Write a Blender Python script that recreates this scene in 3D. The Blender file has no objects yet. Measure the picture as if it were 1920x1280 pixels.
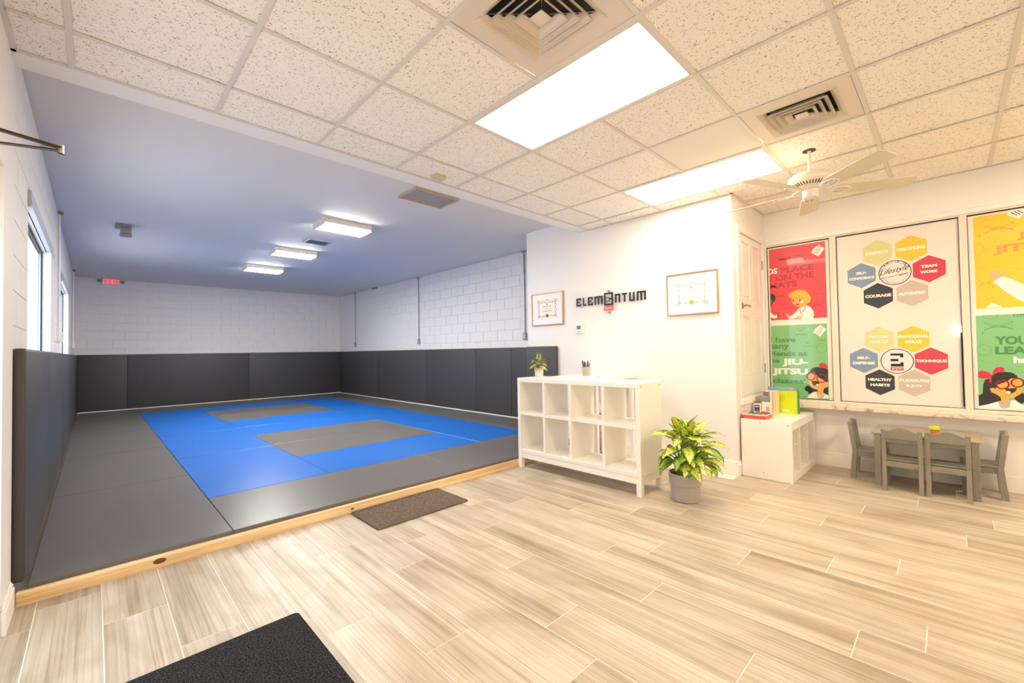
import bpy, bmesh, math, random
from mathutils import Vector, Matrix
random.seed(7)
S = bpy.context.scene
COL = S.collection
PI = math.pi

# ------------------------------------------------------------------ camera
YAW, PITCH, ROLL, F = math.radians(44.3), math.radians(1.21), math.radians(0.92), 803.0
CAM_Z = 1.263
fw = Vector((math.sin(YAW)*math.cos(PITCH), math.cos(YAW)*math.cos(PITCH), math.sin(PITCH)))
rt = Vector((math.cos(YAW), -math.sin(YAW), 0))
dn = -rt.cross(fw)
cr = math.cos(ROLL)*rt + math.sin(ROLL)*dn
cd = -math.sin(ROLL)*rt + math.cos(ROLL)*dn
cam = bpy.data.cameras.new('camera')
cam.sensor_width = 36.0
cam.lens = 36.0*F/1920.0
cam.clip_start = 0.02
co = bpy.data.objects.new('camera', cam)
M = Matrix.Identity(4)
for i in range(3):
    M[i][0], M[i][1], M[i][2] = cr[i], -cd[i], -fw[i]
M[2][3] = CAM_Z
co.matrix_world = M
COL.objects.link(co)
S.camera = co

# ------------------------------------------------------------------ world, light, exposure
w = bpy.data.worlds.new('world')
S.world = w
w.use_nodes = True
bg = w.node_tree.nodes['Background']
bg.inputs[0].default_value = (0.80, 0.90, 1.0, 1)
bg.inputs[1].default_value = 2.1
S.view_settings.view_transform = 'Standard'
S.view_settings.look = 'None'
S.view_settings.gamma = 1
S.view_settings.use_curve_mapping = False
S.view_settings.exposure = 1.29
S.cycles.max_bounces = 14
S.cycles.diffuse_bounces = 8
S.cycles.glossy_bounces = 4
S.cycles.sample_clamp_indirect = 8
WARM = (1.0, 0.85, 0.65)
COOL = (0.93, 0.96, 1.0)
E_TROFFER = 7.3       # office ceiling panels
E_ADDED_REAR = 0.8      # unseen panel added behind the camera to light the foreground floor
E_ADDED_WINDOW = 13.0  # unseen panel added on the window side to brighten the right of the room
E_WRAP = 48.0         # the mat room's wraparound fixtures


def area(name, loc, sx, sy, rot, portal=True, energy=1.0, color=(1, 1, 1)):
    l = bpy.data.lights.new(name, 'AREA')
    l.shape = 'RECTANGLE'; l.size = sx; l.size_y = sy
    l.energy = energy; l.color = color
    l.cycles.is_portal = portal
    o = bpy.data.objects.new(name, l)
    o.location = loc; o.rotation_euler = rot
    COL.objects.link(o)
    return o


# daylight enters by the two mat-room windows and the glazed entry door (portals only guide sampling)
area('daylight_portal', (-0.56, 5.0, 1.75), 0.95, 1.72, (0, -PI/2, 0))
area('daylight_portal', (-0.56, 8.8, 1.75), 0.95, 1.72, (0, -PI/2, 0))
area('daylight_portal', (-0.56, 2.5, 1.1), 2.1, 1.0, (0, -PI/2, 0))
# the photographer's lamp beside the camera
pl = bpy.data.lights.new('photo_lamp', 'POINT')
pl.energy = 7; pl.color = (1.0, 0.93, 0.84); pl.shadow_soft_size = 0.07
po = bpy.data.objects.new('photo_lamp', pl)
po.location = (-0.14, -0.12, 1.50)
COL.objects.link(po)

# ------------------------------------------------------------------ helpers
def lin(c):
    if isinstance(c, str):
        c = tuple(int(c[i:i+2], 16) for i in (0, 2, 4))
    r = []
    for v in c:
        v = v/255.0
        r.append(v/12.92 if v <= 0.04045 else ((v+0.055)/1.055)**2.4)
    return (*r, 1.0)


MATS = {}
def mat(name, col, rough=0.5, metal=0.0, spec=0.5, emit=None, es=0.0, coat=0.0, bump=0.0, bscale=200.0, var=0.0):
    """a plain procedural material: colour, a little tonal noise, a little relief"""
    if name in MATS:
        return MATS[name]
    m = bpy.data.materials.new(name)
    m.use_nodes = True
    nt = m.node_tree
    p = nt.nodes['Principled BSDF']
    c = lin(col)
    p.inputs['Base Color'].default_value = c
    p.inputs['Roughness'].default_value = rough
    p.inputs['Metallic'].default_value = metal
    p.inputs['Specular IOR Level'].default_value = spec
    p.inputs['Coat Weight'].default_value = coat
    p.inputs['Coat Roughness'].default_value = 0.06
    if emit:
        p.inputs['Emission Color'].default_value = emit if len(emit) == 4 else (*emit, 1)
        p.inputs['Emission Strength'].default_value = es
    if bump or var:
        g = nt.nodes.new('ShaderNodeNewGeometry')
        n = nt.nodes.new('ShaderNodeTexNoise')
        n.inputs['Scale'].default_value = bscale
        n.inputs['Detail'].default_value = 3
        nt.links.new(g.outputs['Position'], n.inputs['Vector'])
        if bump:
            b = nt.nodes.new('ShaderNodeBump')
            b.inputs['Strength'].default_value = bump
            b.inputs['Distance'].default_value = 0.002
            nt.links.new(n.outputs['Fac'], b.inputs['Height'])
            nt.links.new(b.outputs['Normal'], p.inputs['Normal'])
        if var:
            r = nt.nodes.new('ShaderNodeValToRGB')
            r.color_ramp.elements[0].position = 0.35
            r.color_ramp.elements[1].position = 0.65
            r.color_ramp.elements[0].color = tuple(x*(1-var) for x in c[:3])+(1,)
            r.color_ramp.elements[1].color = tuple(min(1, x*(1+var)) for x in c[:3])+(1,)
            nt.links.new(n.outputs['Fac'], r.inputs['Fac'])
            nt.links.new(r.outputs['Color'], p.inputs['Base Color'])
    MATS[name] = m
    return m


def wloc(o):
    v = Vector((0, 0, 0))
    while o is not None:
        v += o.location
        o = o.parent
    return v


class B:
    """collects shapes (world coordinates) and links them as ONE mesh object"""
    def __init__(self):
        self.bm = bmesh.new()
        self.mi = 0

    def _tag(self, faces):
        for f in faces:
            f.material_index = self.mi

    def box(self, x0, x1, y0, y1, z0, z1, bev=0.0, seg=1):
        t = bmesh.new()
        bmesh.ops.create_cube(t, size=1.0)
        for v in t.verts:
            v.co = Vector(((x0+x1)/2+v.co.x*(x1-x0), (y0+y1)/2+v.co.y*(y1-y0), (z0+z1)/2+v.co.z*(z1-z0)))
        if bev:
            bmesh.ops.bevel(t, geom=t.edges[:], offset=bev, segments=seg, profile=0.5, affect='EDGES')
        return self._merge(t)

    def _merge(self, t, mx=None):
        if mx is not None:
            t.transform(mx)
        bmesh.ops.recalc_face_normals(t, faces=t.faces[:])
        me = bpy.data.meshes.new('tmp')
        t.to_mesh(me); t.free()
        n = len(self.bm.faces)
        self.bm.from_mesh(me)
        bpy.data.meshes.remove(me)
        self.bm.faces.ensure_lookup_table()
        self._tag(self.bm.faces[n:])
        return self

    def bar(self, p, q, wx, wy, up=(0, 0, 1), bev=0.0):
        """a rectangular bar from p to q, wx across, wy along up"""
        p, q = Vector(p), Vector(q)
        d = (q-p); L = d.length; d.normalize()
        u = Vector(up); s = d.cross(u)
        if s.length < 1e-5:
            s = d.cross(Vector((1, 0, 0)))
        s.normalize(); u = s.cross(d)
        t = bmesh.new()
        bmesh.ops.create_cube(t, size=1.0)
        for v in t.verts:
            v.co = Vector((v.co.x*wx, v.co.y*wy, v.co.z*L))
        if bev:
            bmesh.ops.bevel(t, geom=t.edges[:], offset=bev, segments=1, affect='EDGES')
        mx = Matrix(((s.x, u.x, d.x, 0), (s.y, u.y, d.y, 0), (s.z, u.z, d.z, 0), (0, 0, 0, 1)))
        mx.translation = (p+q)/2
        return self._merge(t, mx)

    def cyl(self, p, q, r, r2=None, seg=20):
        p, q = Vector(p), Vector(q)
        d = q-p
        t = bmesh.new()
        bmesh.ops.create_cone(t, cap_ends=True, segments=seg, radius1=r, radius2=r if r2 is None else r2, depth=d.length)
        mx = d.to_track_quat('Z', 'Y').to_matrix().to_4x4()
        mx.translation = (p+q)/2
        return self._merge(t, mx)

    def lathe(self, prof, c, seg=32):
        """revolve (r, z) pairs about the vertical through c"""
        t = bmesh.new()
        rings = []
        for r, z in prof:
            if r < 1e-6:
                rings.append([t.verts.new((c[0], c[1], c[2]+z))])
            else:
                rings.append([t.verts.new((c[0]+r*math.cos(2*PI*i/seg), c[1]+r*math.sin(2*PI*i/seg), c[2]+z)) for i in range(seg)])
        for a, b in zip(rings, rings[1:]):
            for i in range(seg):
                j = (i+1) % seg
                if len(a) == 1 and len(b) > 1:
                    t.faces.new((a[0], b[i], b[j]))
                elif len(b) == 1 and len(a) > 1:
                    t.faces.new((a[i], a[j], b[0]))
                elif len(a) > 1:
                    t.faces.new((a[i], a[j], b[j], b[i]))
        return self._merge(t)

    def tube(self, pts, r, seg=8):
        pts = [Vector(p) for p in pts]
        for a, b in zip(pts, pts[1:]):
            self.cyl(a, b, r, seg=seg)
        return self

    def poly(self, pts, th=None, n=None):
        """a flat polygon; with th it is extruded along n"""
        t = bmesh.new()
        f = t.faces.new([t.verts.new(p) for p in pts])
        if th:
            r = bmesh.ops.extrude_face_region(t, geom=[f])
            for v in [g for g in r['geom'] if isinstance(g, bmesh.types.BMVert)]:
                v.co += Vector(n)*th
        return self._merge(t)

    def raw(self, vs, fs):
        t = bmesh.new()
        V = [t.verts.new(v) for v in vs]
        for f in fs:
            t.faces.new([V[i] for i in f])
        return self._merge(t)

    def blob(self, c, rx, ry, rz, sub=2):
        t = bmesh.new()
        bmesh.ops.create_icosphere(t, subdivisions=sub, radius=1.0)
        for v in t.verts:
            k = 1+0.12*math.sin(7*v.co.x+3*v.co.y)*math.cos(5*v.co.z)
            v.co = Vector((c[0]+v.co.x*rx*k, c[1]+v.co.y*ry*k, c[2]+v.co.z*rz*k))
        return self._merge(t)

    def obj(self, name, m, parent=None, origin=None, smooth=False):
        me = bpy.data.meshes.new(name)
        if parent is not None:
            off = wloc(parent)
        elif origin is not None:
            off = Vector(origin)
        else:
            vs = [v.co for v in self.bm.verts]
            off = Vector(((min(v.x for v in vs)+max(v.x for v in vs))/2, (min(v.y for v in vs)+max(v.y for v in vs))/2, min(v.z for v in vs)))
        for v in self.bm.verts:
            v.co -= off
        if smooth:
            for f in self.bm.faces:
                f.smooth = True
        self.bm.to_mesh(me)
        self.bm.free()
        for k in (m if isinstance(m, (list, tuple)) else [m]):
            me.materials.append(k)
        if smooth:
            me.set_sharp_from_angle(angle=math.radians(40))
        o = bpy.data.objects.new(name, me)
        o.location = (0, 0, 0) if parent is not None else off
        o.parent = parent
        COL.objects.link(o)
        return o


def tag(o, label, cat, group=None):
    o['label'] = label; o['category'] = cat
    if group:
        o['group'] = group
    return o


def thing(name, label, cat, loc, group=None):
    o = bpy.data.objects.new(name, None)
    o.empty_display_size = 0.05
    o.location = loc
    COL.objects.link(o)
    return tag(o, label, cat, group)


def struct(o):
    o['kind'] = 'structure'
    return o


def sempty(name, loc):
    o = bpy.data.objects.new(name, None)
    o.location = loc
    COL.objects.link(o)
    return struct(o)


def shared(name, me, parent, loc, scale=None):
    """another piece that shares mesh data; loc in world coordinates"""
    o = bpy.data.objects.new(name, me)
    o.parent = parent
    o.location = Vector(loc)-wloc(parent)
    if scale:
        o.scale = scale
    COL.objects.link(o)
    return o


_TX = {}
def glyphs(s, bold=0.0, spacing=1.0):
    k = (s, bold, spacing)
    if k not in _TX:
        c = bpy.data.curves.new('t', 'FONT')
        c.body = s; c.offset = bold; c.space_character = spacing; c.resolution_u = 3
        o = bpy.data.objects.new('t', c)
        COL.objects.link(o)
        dg = bpy.context.evaluated_depsgraph_get()
        me = bpy.data.meshes.new_from_object(o.evaluated_get(dg))
        vs = [(v.co.x, v.co.y) for v in me.vertices]
        fs = [tuple(p.vertices) for p in me.polygons]
        bpy.data.objects.remove(o); bpy.data.curves.remove(c); bpy.data.meshes.remove(me)
        x0, x1 = min(v[0] for v in vs), max(v[0] for v in vs)
        y0, y1 = min(v[1] for v in vs), max(v[1] for v in vs)
        _TX[k] = ([((x-x0)/(x1-x0), (y-y0)/(y1-y0)) for x, y in vs], fs)
    return _TX[k]


def put_text(b, s, fn, bold=0.02, spacing=1.0):
    """fn maps (u, v) in the unit box of the text to a point"""
    vs, fs = glyphs(s, bold, spacing)
    t = bmesh.new()
    V = [t.verts.new(fn(u, v)) for u, v in vs]
    for f in fs:
        try:
            t.faces.new([V[i] for i in f])
        except ValueError:
            pass
    me = bpy.data.meshes.new('tmp'); t.to_mesh(me); t.free()
    n = len(b.bm.faces)
    b.bm.from_mesh(me); bpy.data.meshes.remove(me)
    b.bm.faces.ensure_lookup_table()
    b._tag(b.bm.faces[n:])
    return b


def nodes(m):
    return m.node_tree.nodes, m.node_tree.links


# ------------------------------------------------------------------ materials
WALL = mat('wall_paint', 'f1eeea', 0.6, bump=0.15, bscale=260)
BLOCKP = mat('block_paint', 'eae6e1', 0.55, bump=0.35, bscale=160)
CEILP = mat('ceiling_paint', 'e1dcd8', 0.75, bump=0.5, bscale=120)
TRIMW = mat('trim_white', 'f3f0ea', 0.35)
WHITE = mat('white_laminate', 'f4f1ea', 0.3, var=0.01, bscale=5)
TBAR = mat('grid_enamel', 'ddd6cd', 0.5)
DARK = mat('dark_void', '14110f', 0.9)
GREYMAT = mat('grey_vinyl', '6a6662', 0.29, bump=0.12, bscale=420, var=0.06)
BLUEMAT = mat('blue_vinyl', '0a6bcb', 0.28, bump=0.12, bscale=420, var=0.05)
PAD = mat('charcoal_vinyl', '444243', 0.5, bump=0.3, bscale=380, var=0.06)
STEEL = mat('galvanised_steel', '9b9ca0', 0.35, metal=0.9)
CHROME = mat('chrome', 'c9c4bd', 0.15, metal=1.0)
NICKEL = mat('brushed_nickel', 'b3a695', 0.3, metal=0.9)
ALU = mat('cream_aluminium', 'e6dccb', 0.4)
GASKET = mat('black_gasket', '1b1613', 0.7)
GREYWOOD = mat('grey_painted_wood', '8a8476', 0.5, var=0.06, bscale=30)
POTGREY = mat('grey_plastic', 'b3aca5', 0.55, bump=0.1)
SOIL = mat('soil', '3a2416', 0.95, bump=1.0, bscale=90, var=0.4)
FANWHITE = mat('fan_enamel', 'efe9dd', 0.35)
BLADE = mat('fan_blade', 'dcd3b6', 0.5)
ROSE = mat('rose_gold_frame', 'c9a182', 0.28, metal=0.8)
PAPER = mat('paper', 'f4efe4', 0.6)
INK = mat('ink', '1d1a1c', 0.6)
BLACK = mat('black_acrylic', '1e1b1a', 0.35)
REDP = mat('red_print', 'e33f3a', 0.4)


def glass_mat(name, tint=(1, 1, 1, 1), ior=1.45):
    m = bpy.data.materials.new(name); m.use_nodes = True
    n, l = nodes(m)
    n.clear()
    out = n.new('ShaderNodeOutputMaterial')
    mix = n.new('ShaderNodeMixShader'); fr = n.new('ShaderNodeFresnel'); fr.inputs[0].default_value = ior
    t = n.new('ShaderNodeBsdfTransparent'); t.inputs[0].default_value = tint
    g = n.new('ShaderNodeBsdfGlossy'); g.inputs['Roughness'].default_value = 0.02
    gm = n.new('ShaderNodeNewGeometry'); inv = n.new('ShaderNodeMath'); inv.operation = 'SUBTRACT'; inv.inputs[0].default_value = 1
    mul = n.new('ShaderNodeMath'); mul.operation = 'MULTIPLY'
    l.new(gm.outputs['Backfacing'], inv.inputs[1]); l.new(fr.outputs[0], mul.inputs[0]); l.new(inv.outputs[0], mul.inputs[1])
    l.new(mul.outputs[0], mix.inputs[0]); l.new(t.outputs[0], mix.inputs[1]); l.new(g.outputs[0], mix.inputs[2])
    l.new(mix.outputs[0], out.inputs[0])
    return m


GLASS = glass_mat('window_glass')
ACRYL = glass_mat('clear_acrylic', (0.995, 0.995, 0.995, 1), 1.15)


def film(name, col, rough=0.3):
    """printed window film behind a glossy face"""
    return mat(name, col, 0.45, coat=0.6)


def plank_mat():
    m = bpy.data.materials.new('wood_look_plank'); m.use_nodes = True
    n, l = nodes(m); p = n['Principled BSDF']
    geo = n.new('ShaderNodeNewGeometry'); oi = n.new('ShaderNodeObjectInfo')
    rnd = n.new('ShaderNodeVectorMath'); rnd.operation = 'SCALE'; rnd.inputs[0].default_value = (37.0, 91.0, 53.0)
    l.new(oi.outputs['Random'], rnd.inputs['Scale'])
    add = n.new('ShaderNodeVectorMath'); add.operation = 'ADD'
    l.new(geo.outputs['Position'], add.inputs[0]); l.new(rnd.outputs[0], add.inputs[1])

    def noise(sx, sy, detail, dist, scale=1.0):
        mp = n.new('ShaderNodeMapping'); mp.inputs['Scale'].default_value = (sx, sy, 1)
        l.new(add.outputs[0], mp.inputs['Vector'])
        t = n.new('ShaderNodeTexNoise'); t.inputs['Scale'].default_value = scale
        t.inputs['Detail'].default_value = detail; t.inputs['Distortion'].default_value = dist
        l.new(mp.outputs[0], t.inputs['Vector'])
        return t
    broad = noise(9, 0.45, 4, 0.9)
    fine = noise(80, 0.8, 6, 0.7)
    cloud = noise(4.5, 2.2, 4, 0.8)
    wv = n.new('ShaderNodeTexWave'); wv.wave_type = 'BANDS'; wv.bands_direction = 'X'
    mpw = n.new('ShaderNodeMapping'); mpw.inputs['Scale'].default_value = (9, 0.55, 1)
    l.new(add.outputs[0], mpw.inputs['Vector']); l.new(mpw.outputs[0], wv.inputs['Vector'])
    wv.inputs['Scale'].default_value = 1.6; wv.inputs['Distortion'].default_value = 9; wv.inputs['Detail'].default_value = 2
    wv.inputs['Detail Scale'].default_value = 1.2

    def ramp(src, stops):
        r = n.new('ShaderNodeValToRGB')
        e = r.color_ramp.elements
        e[0].position, e[0].color = stops[0][0], lin(stops[0][1])
        e[1].position, e[1].color = stops[-1][0], lin(stops[-1][1])
        for s in stops[1:-1]:
            k = e.new(s[0]); k.color = lin(s[1])
        l.new(src, r.inputs['Fac'])
        return r
    c1 = ramp(broad.outputs['Fac'], [(0.30, 'aca08e'), (0.42, 'c4b9a7'), (0.55, 'd2c8b8'), (0.70, 'dcd3c4')])
    c2 = ramp(fine.outputs['Fac'], [(0.30, 'c9bfb2'), (0.48, 'f2eee8'), (0.7, 'ffffff')])
    c3 = ramp(wv.outputs['Fac'], [(0.0, 'dcd3c7'), (0.35, 'ffffff'), (1.0, 'ffffff')])
    c4 = ramp(cloud.outputs['Fac'], [(0.3, 'e6dfd5'), (0.6, 'ffffff')])
    tone = n.new('ShaderNodeMapRange'); tone.inputs['To Min'].default_value = 0.88; tone.inputs['To Max'].default_value = 1.05
    l.new(oi.outputs['Random'], tone.inputs['Value'])
    cur = c1.outputs['Color']
    for c, f in ((c2, 0.8), (c3, 0.3), (c4, 1.0)):
        mx = n.new('ShaderNodeMix'); mx.data_type = 'RGBA'; mx.blend_type = 'MULTIPLY'; mx.inputs[0].default_value = f
        l.new(cur, mx.inputs[6]); l.new(c.outputs['Color'], mx.inputs[7])
        cur = mx.outputs[2]
    sc = n.new('ShaderNodeVectorMath'); sc.operation = 'SCALE'
    l.new(cur, sc.inputs[0]); l.new(tone.outputs[0], sc.inputs['Scale'])
    l.new(sc.outputs[0], p.inputs['Base Color'])
    p.inputs['Roughness'].default_value = 0.42
    b = n.new('ShaderNodeBump'); b.inputs['Strength'].default_value = 0.25; b.inputs['Distance'].default_value = 0.001
    l.new(fine.outputs['Fac'], b.inputs['Height']); l.new(b.outputs['Normal'], p.inputs['Normal'])
    return m


def tile_mat():
    m = bpy.data.materials.new('mineral_fibre_tile'); m.use_nodes = True
    n, l = nodes(m); p = n['Principled BSDF']
    geo = n.new('ShaderNodeNewGeometry')
    warp = n.new('ShaderNodeTexNoise'); warp.inputs['Scale'].default_value = 90; warp.inputs['Detail'].default_value = 2
    l.new(geo.outputs['Position'], warp.inputs['Vector'])
    mxv = n.new('ShaderNodeVectorMath'); mxv.operation = 'MULTIPLY_ADD'
    mxv.inputs[1].default_value = (0.02, 0.02, 0.0)
    l.new(warp.outputs['Color'], mxv.inputs[0]); l.new(geo.outputs['Position'], mxv.inputs[2])
    v = n.new('ShaderNodeTexVoronoi'); v.inputs['Scale'].default_value = 150
    l.new(mxv.outputs[0], v.inputs['Vector'])
    dens = n.new('ShaderNodeTexNoise'); dens.inputs['Scale'].default_value = 60; dens.inputs['Detail'].default_value = 2
    l.new(geo.outputs['Position'], dens.inputs['Vector'])
    th = n.new('ShaderNodeMapRange')
    th.inputs['From Min'].default_value = 0.31; th.inputs['From Max'].default_value = 0.70
    th.inputs['To Min'].default_value = 0.0; th.inputs['To Max'].default_value = 0.42
    l.new(dens.outputs['Fac'], th.inputs['Value'])
    lt = n.new('ShaderNodeMath'); lt.operation = 'LESS_THAN'
    l.new(v.outputs['Distance'], lt.inputs[0]); l.new(th.outputs[0], lt.inputs[1])
    mx = n.new('ShaderNodeMix'); mx.data_type = 'RGBA'
    mx.inputs[6].default_value = lin('f7f1e8'); mx.inputs[7].default_value = lin('98836f')
    l.new(lt.outputs[0], mx.inputs[0]); l.new(mx.outputs[2], p.inputs['Base Color'])
    p.inputs['Roughness'].default_value = 0.9
    b = n.new('ShaderNodeBump'); b.inputs['Strength'].default_value = 0.5; b.inputs['Distance'].default_value = 0.002; b.invert = True
    l.new(lt.outputs[0], b.inputs['Height']); l.new(b.outputs['Normal'], p.inputs['Normal'])
    return m


def carpet_mat(name, c0, c1, scale=160):
    m = bpy.data.materials.new(name); m.use_nodes = True
    n, l = nodes(m); p = n['Principled BSDF']
    geo = n.new('ShaderNodeNewGeometry')
    t = n.new('ShaderNodeTexNoise'); t.inputs['Scale'].default_value = scale; t.inputs['Detail'].default_value = 4; t.inputs['Roughness'].default_value = 0.7
    l.new(geo.outputs['Position'], t.inputs['Vector'])
    r = n.new('ShaderNodeValToRGB'); e = r.color_ramp.elements
    e[0].position = 0.42; e[1].position = 0.60; e[0].color = lin(c0); e[1].color = lin(c1)
    l.new(t.outputs['Fac'], r.inputs['Fac']); l.new(r.outputs['Color'], p.inputs['Base Color'])
    p.inputs['Roughness'].default_value = 0.95
    p.inputs['Specular IOR Level'].default_value = 0.1
    b = n.new('ShaderNodeBump'); b.inputs['Strength'].default_value = 0.9; b.inputs['Distance'].default_value = 0.004
    l.new(t.outputs['Fac'], b.inputs['Height']); l.new(b.outputs['Normal'], p.inputs['Normal'])
    return m


def pine_mat():
    m = bpy.data.materials.new('pine'); m.use_nodes = True
    n, l = nodes(m); p = n['Principled BSDF']
    geo = n.new('ShaderNodeNewGeometry')
    mp = n.new('ShaderNodeMapping'); mp.inputs['Scale'].default_value = (0.8, 18, 22)
    l.new(geo.outputs['Position'], mp.inputs['Vector'])
    t = n.new('ShaderNodeTexNoise'); t.inputs['Scale'].default_value = 1.5; t.inputs['Detail'].default_value = 4; t.inputs['Distortion'].default_value = 0.8
    l.new(mp.outputs[0], t.inputs['Vector'])
    r = n.new('ShaderNodeValToRGB'); e = r.color_ramp.elements
    e[0].position = 0.32; e[1].position = 0.68; e[0].color = lin('d8b07a'); e[1].color = lin('f3dcb2')
    k = e.new(0.5); k.color = lin('eccb98')
    l.new(t.outputs['Fac'], r.inputs['Fac']); l.new(r.outputs['Color'], p.inputs['Base Color'])
    p.inputs['Roughness'].default_value = 0.55
    return m


def marble_mat():
    m = bpy.data.materials.new('stained_marble'); m.use_nodes = True
    n, l = nodes(m); p = n['Principled BSDF']
    geo = n.new('ShaderNodeNewGeometry')
    t = n.new('ShaderNodeTexNoise'); t.inputs['Scale'].default_value = 9; t.inputs['Detail'].default_value = 6; t.inputs['Distortion'].default_value = 1.5
    l.new(geo.outputs['Position'], t.inputs['Vector'])
    r = n.new('ShaderNodeValToRGB'); e = r.color_ramp.elements
    e[0].position = 0.30; e[1].position = 0.46; e[0].color = lin('a98d70'); e[1].color = lin('e3d6c4')
    l.new(t.outputs['Fac'], r.inputs['Fac']); l.new(r.outputs['Color'], p.inputs['Base Color'])
    p.inputs['Roughness'].default_value = 0.45
    return m


def leaf_mat(name, edge, mid, blot, s1=70):
    """variegated leaf: green margin, cream heart with green flecks (UV: u along, v across)"""
    m = bpy.data.materials.new(name); m.use_nodes = True
    n, l = nodes(m); p = n['Principled BSDF']
    uv = n.new('ShaderNodeUVMap'); sep = n.new('ShaderNodeSeparateXYZ')
    l.new(uv.outputs[0], sep.inputs[0])
    a = n.new('ShaderNodeMath'); a.operation = 'SUBTRACT'; a.inputs[1].default_value = 0.5
    l.new(sep.outputs[1], a.inputs[0])
    b = n.new('ShaderNodeMath'); b.operation = 'ABSOLUTE'; l.new(a.outputs[0], b.inputs[0])
    geo = n.new('ShaderNodeNewGeometry')
    t = n.new('ShaderNodeTexNoise'); t.inputs['Scale'].default_value = s1; t.inputs['Detail'].default_value = 3
    l.new(geo.outputs['Position'], t.inputs['Vector'])
    s = n.new('ShaderNodeMath'); s.operation = 'MULTIPLY_ADD'; s.inputs[1].default_value = 0.95; s.inputs[2].default_value = -0.44
    l.new(t.outputs['Fac'], s.inputs[0])
    c = n.new('ShaderNodeMath'); c.operation = 'ADD'; l.new(b.outputs[0], c.inputs[0]); l.new(s.outputs[0], c.inputs[1])
    r = n.new('ShaderNodeValToRGB'); e = r.color_ramp.elements
    e[0].position = 0.0; e[0].color = lin(blot); e[1].position = 0.46; e[1].color = lin(edge)
    for pos, cc in ((0.05, mid), (0.28, mid), (0.36, blot)):
        k = e.new(pos); k.color = lin(cc)
    l.new(c.outputs[0], r.inputs['Fac']); l.new(r.outputs['Color'], p.inputs['Base Color'])
    p.inputs['Roughness'].default_value = 0.35
    return m


PLANK, TILE = plank_mat(), tile_mat()
PINE, MARBLE = pine_mat(), marble_mat()
BROWNMAT = carpet_mat('brown_carpet', '453931', '8f8073', 190)
BLACKMAT = carpet_mat('black_carpet', '101012', '48494c', 150)
GROUT = mat('grout', 'e6dccf', 0.8, bump=0.4)

# ================================================================== SETTING
XW, XP, YR, XL, XR = 5.54, 4.53, 1.49, -0.30, 5.30     # window wall, partition, return wall, left wall, mat-room right wall
ZC, ZM = 2.785, 2.97                                    # office grid ceiling, mat-room ceiling
YC = 3.35                                               # timber curb
YB = 12.85                                              # mat-room back wall

# --- floor: slab in grout colour, every plank a piece of it
fb = B(); fb.box(-0.62, 5.75, -2.85, 13.1, -0.12, -0.0008)
floor = struct(fb.obj('floor', GROUT, origin=(0, 0, -0.12)))
PW, PLN = 0.2405, 1.2335
PHASE = {0: 2.825, 1: 2.37, -2: 3.03, 3: 1.99, 4: 1.568, 5: 1.046, 6: 1.325, 7: 1.832, 8: 1.118, 9: 1.551, 10: 1.34,
         11: 0.90, 12: 0.521, 13: 1.475, 14: 0.986, 15: 0.675, 16: -0.036, 17: 0.506, 19: 0.216}
_pm = {}
def plank_mesh(wd, ln):
    k = (round(wd, 3), round(ln, 3))
    if k not in _pm:
        b = B(); b.box(-wd/2, wd/2, -ln/2, ln/2, -0.008, 0.0)
        t = b.bm
        top = [e for e in t.edges if all(abs(v.co.z) < 1e-6 for v in e.verts)]
        bmesh.ops.bevel(t, geom=top, offset=0.0004, segments=1, affect='EDGES')
        me = bpy.data.meshes.new('floor_plank'); t.to_mesh(me); t.free()
        me.materials.append(PLANK)
        _pm[k] = me
    return _pm[k]


G = 0.0042
for k in range(-2, 23):
    xa, xb = max(XL, 0.033+PW*k)+G/2, min(XW, 0.033+PW*(k+1))-G/2
    if xb-xa < 0.01:
        continue
    ymax = YC-0.003 if xb < XP+0.02 else YR
    ph = PHASE.get(k, (k*0.47) % PLN)
    y = ph-PLN*math.ceil((ph+2.7)/PLN)
    while y < ymax:
        ya, yb = max(y, -2.7)+G/2, min(y+PLN, ymax)-G/2
        if yb-ya > 0.02:
            shared('floor_plank', plank_mesh(xb-xa, yb-ya), floor, ((xa+xb)/2, (ya+yb)/2, 0))
        y += PLN
_doorway = B(); _doorway.box(-0.62, XL-0.002, 2.0, 3.03, -0.008, 0.0)
_doorway.obj('floor_plank', PLANK, floor)


# --- painted block walls of the mat room
bb = B(); bb.box(-0.197, 0.197, 0, 0.02, -0.092, 0.092)
_fr = [f for f in bb.bm.faces if f.normal.y < -0.9]
bmesh.ops.bevel(bb.bm, geom=list(_fr[0].edges), offset=0.0022, segments=1, affect='EDGES')
BLOCK = bpy.data.meshes.new('block'); bb.bm.to_mesh(BLOCK); bb.bm.free(); BLOCK.materials.append(BLOCKP)
COURSE = 0.19


def lay_blocks(parent, u0, u1, z0, z1, place, holes=(), stagger=0.0):
    r = 0
    z = z0
    while z < z1-0.02:
        zt = min(z+COURSE, z1)
        u = u0-0.4+((0.2 if r % 2 else 0.0)+stagger) % 0.4
        while u < u1:
            a, b = max(u, u0), min(u+0.4, u1)
            segs = [(a, b)]
            for (h0, h1, hz0, hz1) in holes:
                if zt > hz0+0.02 and z < hz1-0.02:
                    ns = []
                    for (s, e) in segs:
                        if e <= h0 or s >= h1:
                            ns.append((s, e))
                        else:
                            if s < h0: ns.append((s, h0))
                            if e > h1: ns.append((h1, e))
                    segs = ns
            for s, e in segs:
                if e-s > 0.03:
                    o = bpy.data.objects.new('block', BLOCK)
                    o.parent = parent
                    loc, rz = place((s+e)/2, (z+zt)/2)
                    o.location = Vector(loc)-wloc(parent)
                    o.rotation_euler = (0, 0, rz)
                    o.scale = ((e-s-0.0034)/0.394, 1, (zt-z-0.0034)/0.184)
                    COL.objects.link(o)
            u += 0.4
        z += COURSE
        r += 1


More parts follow.
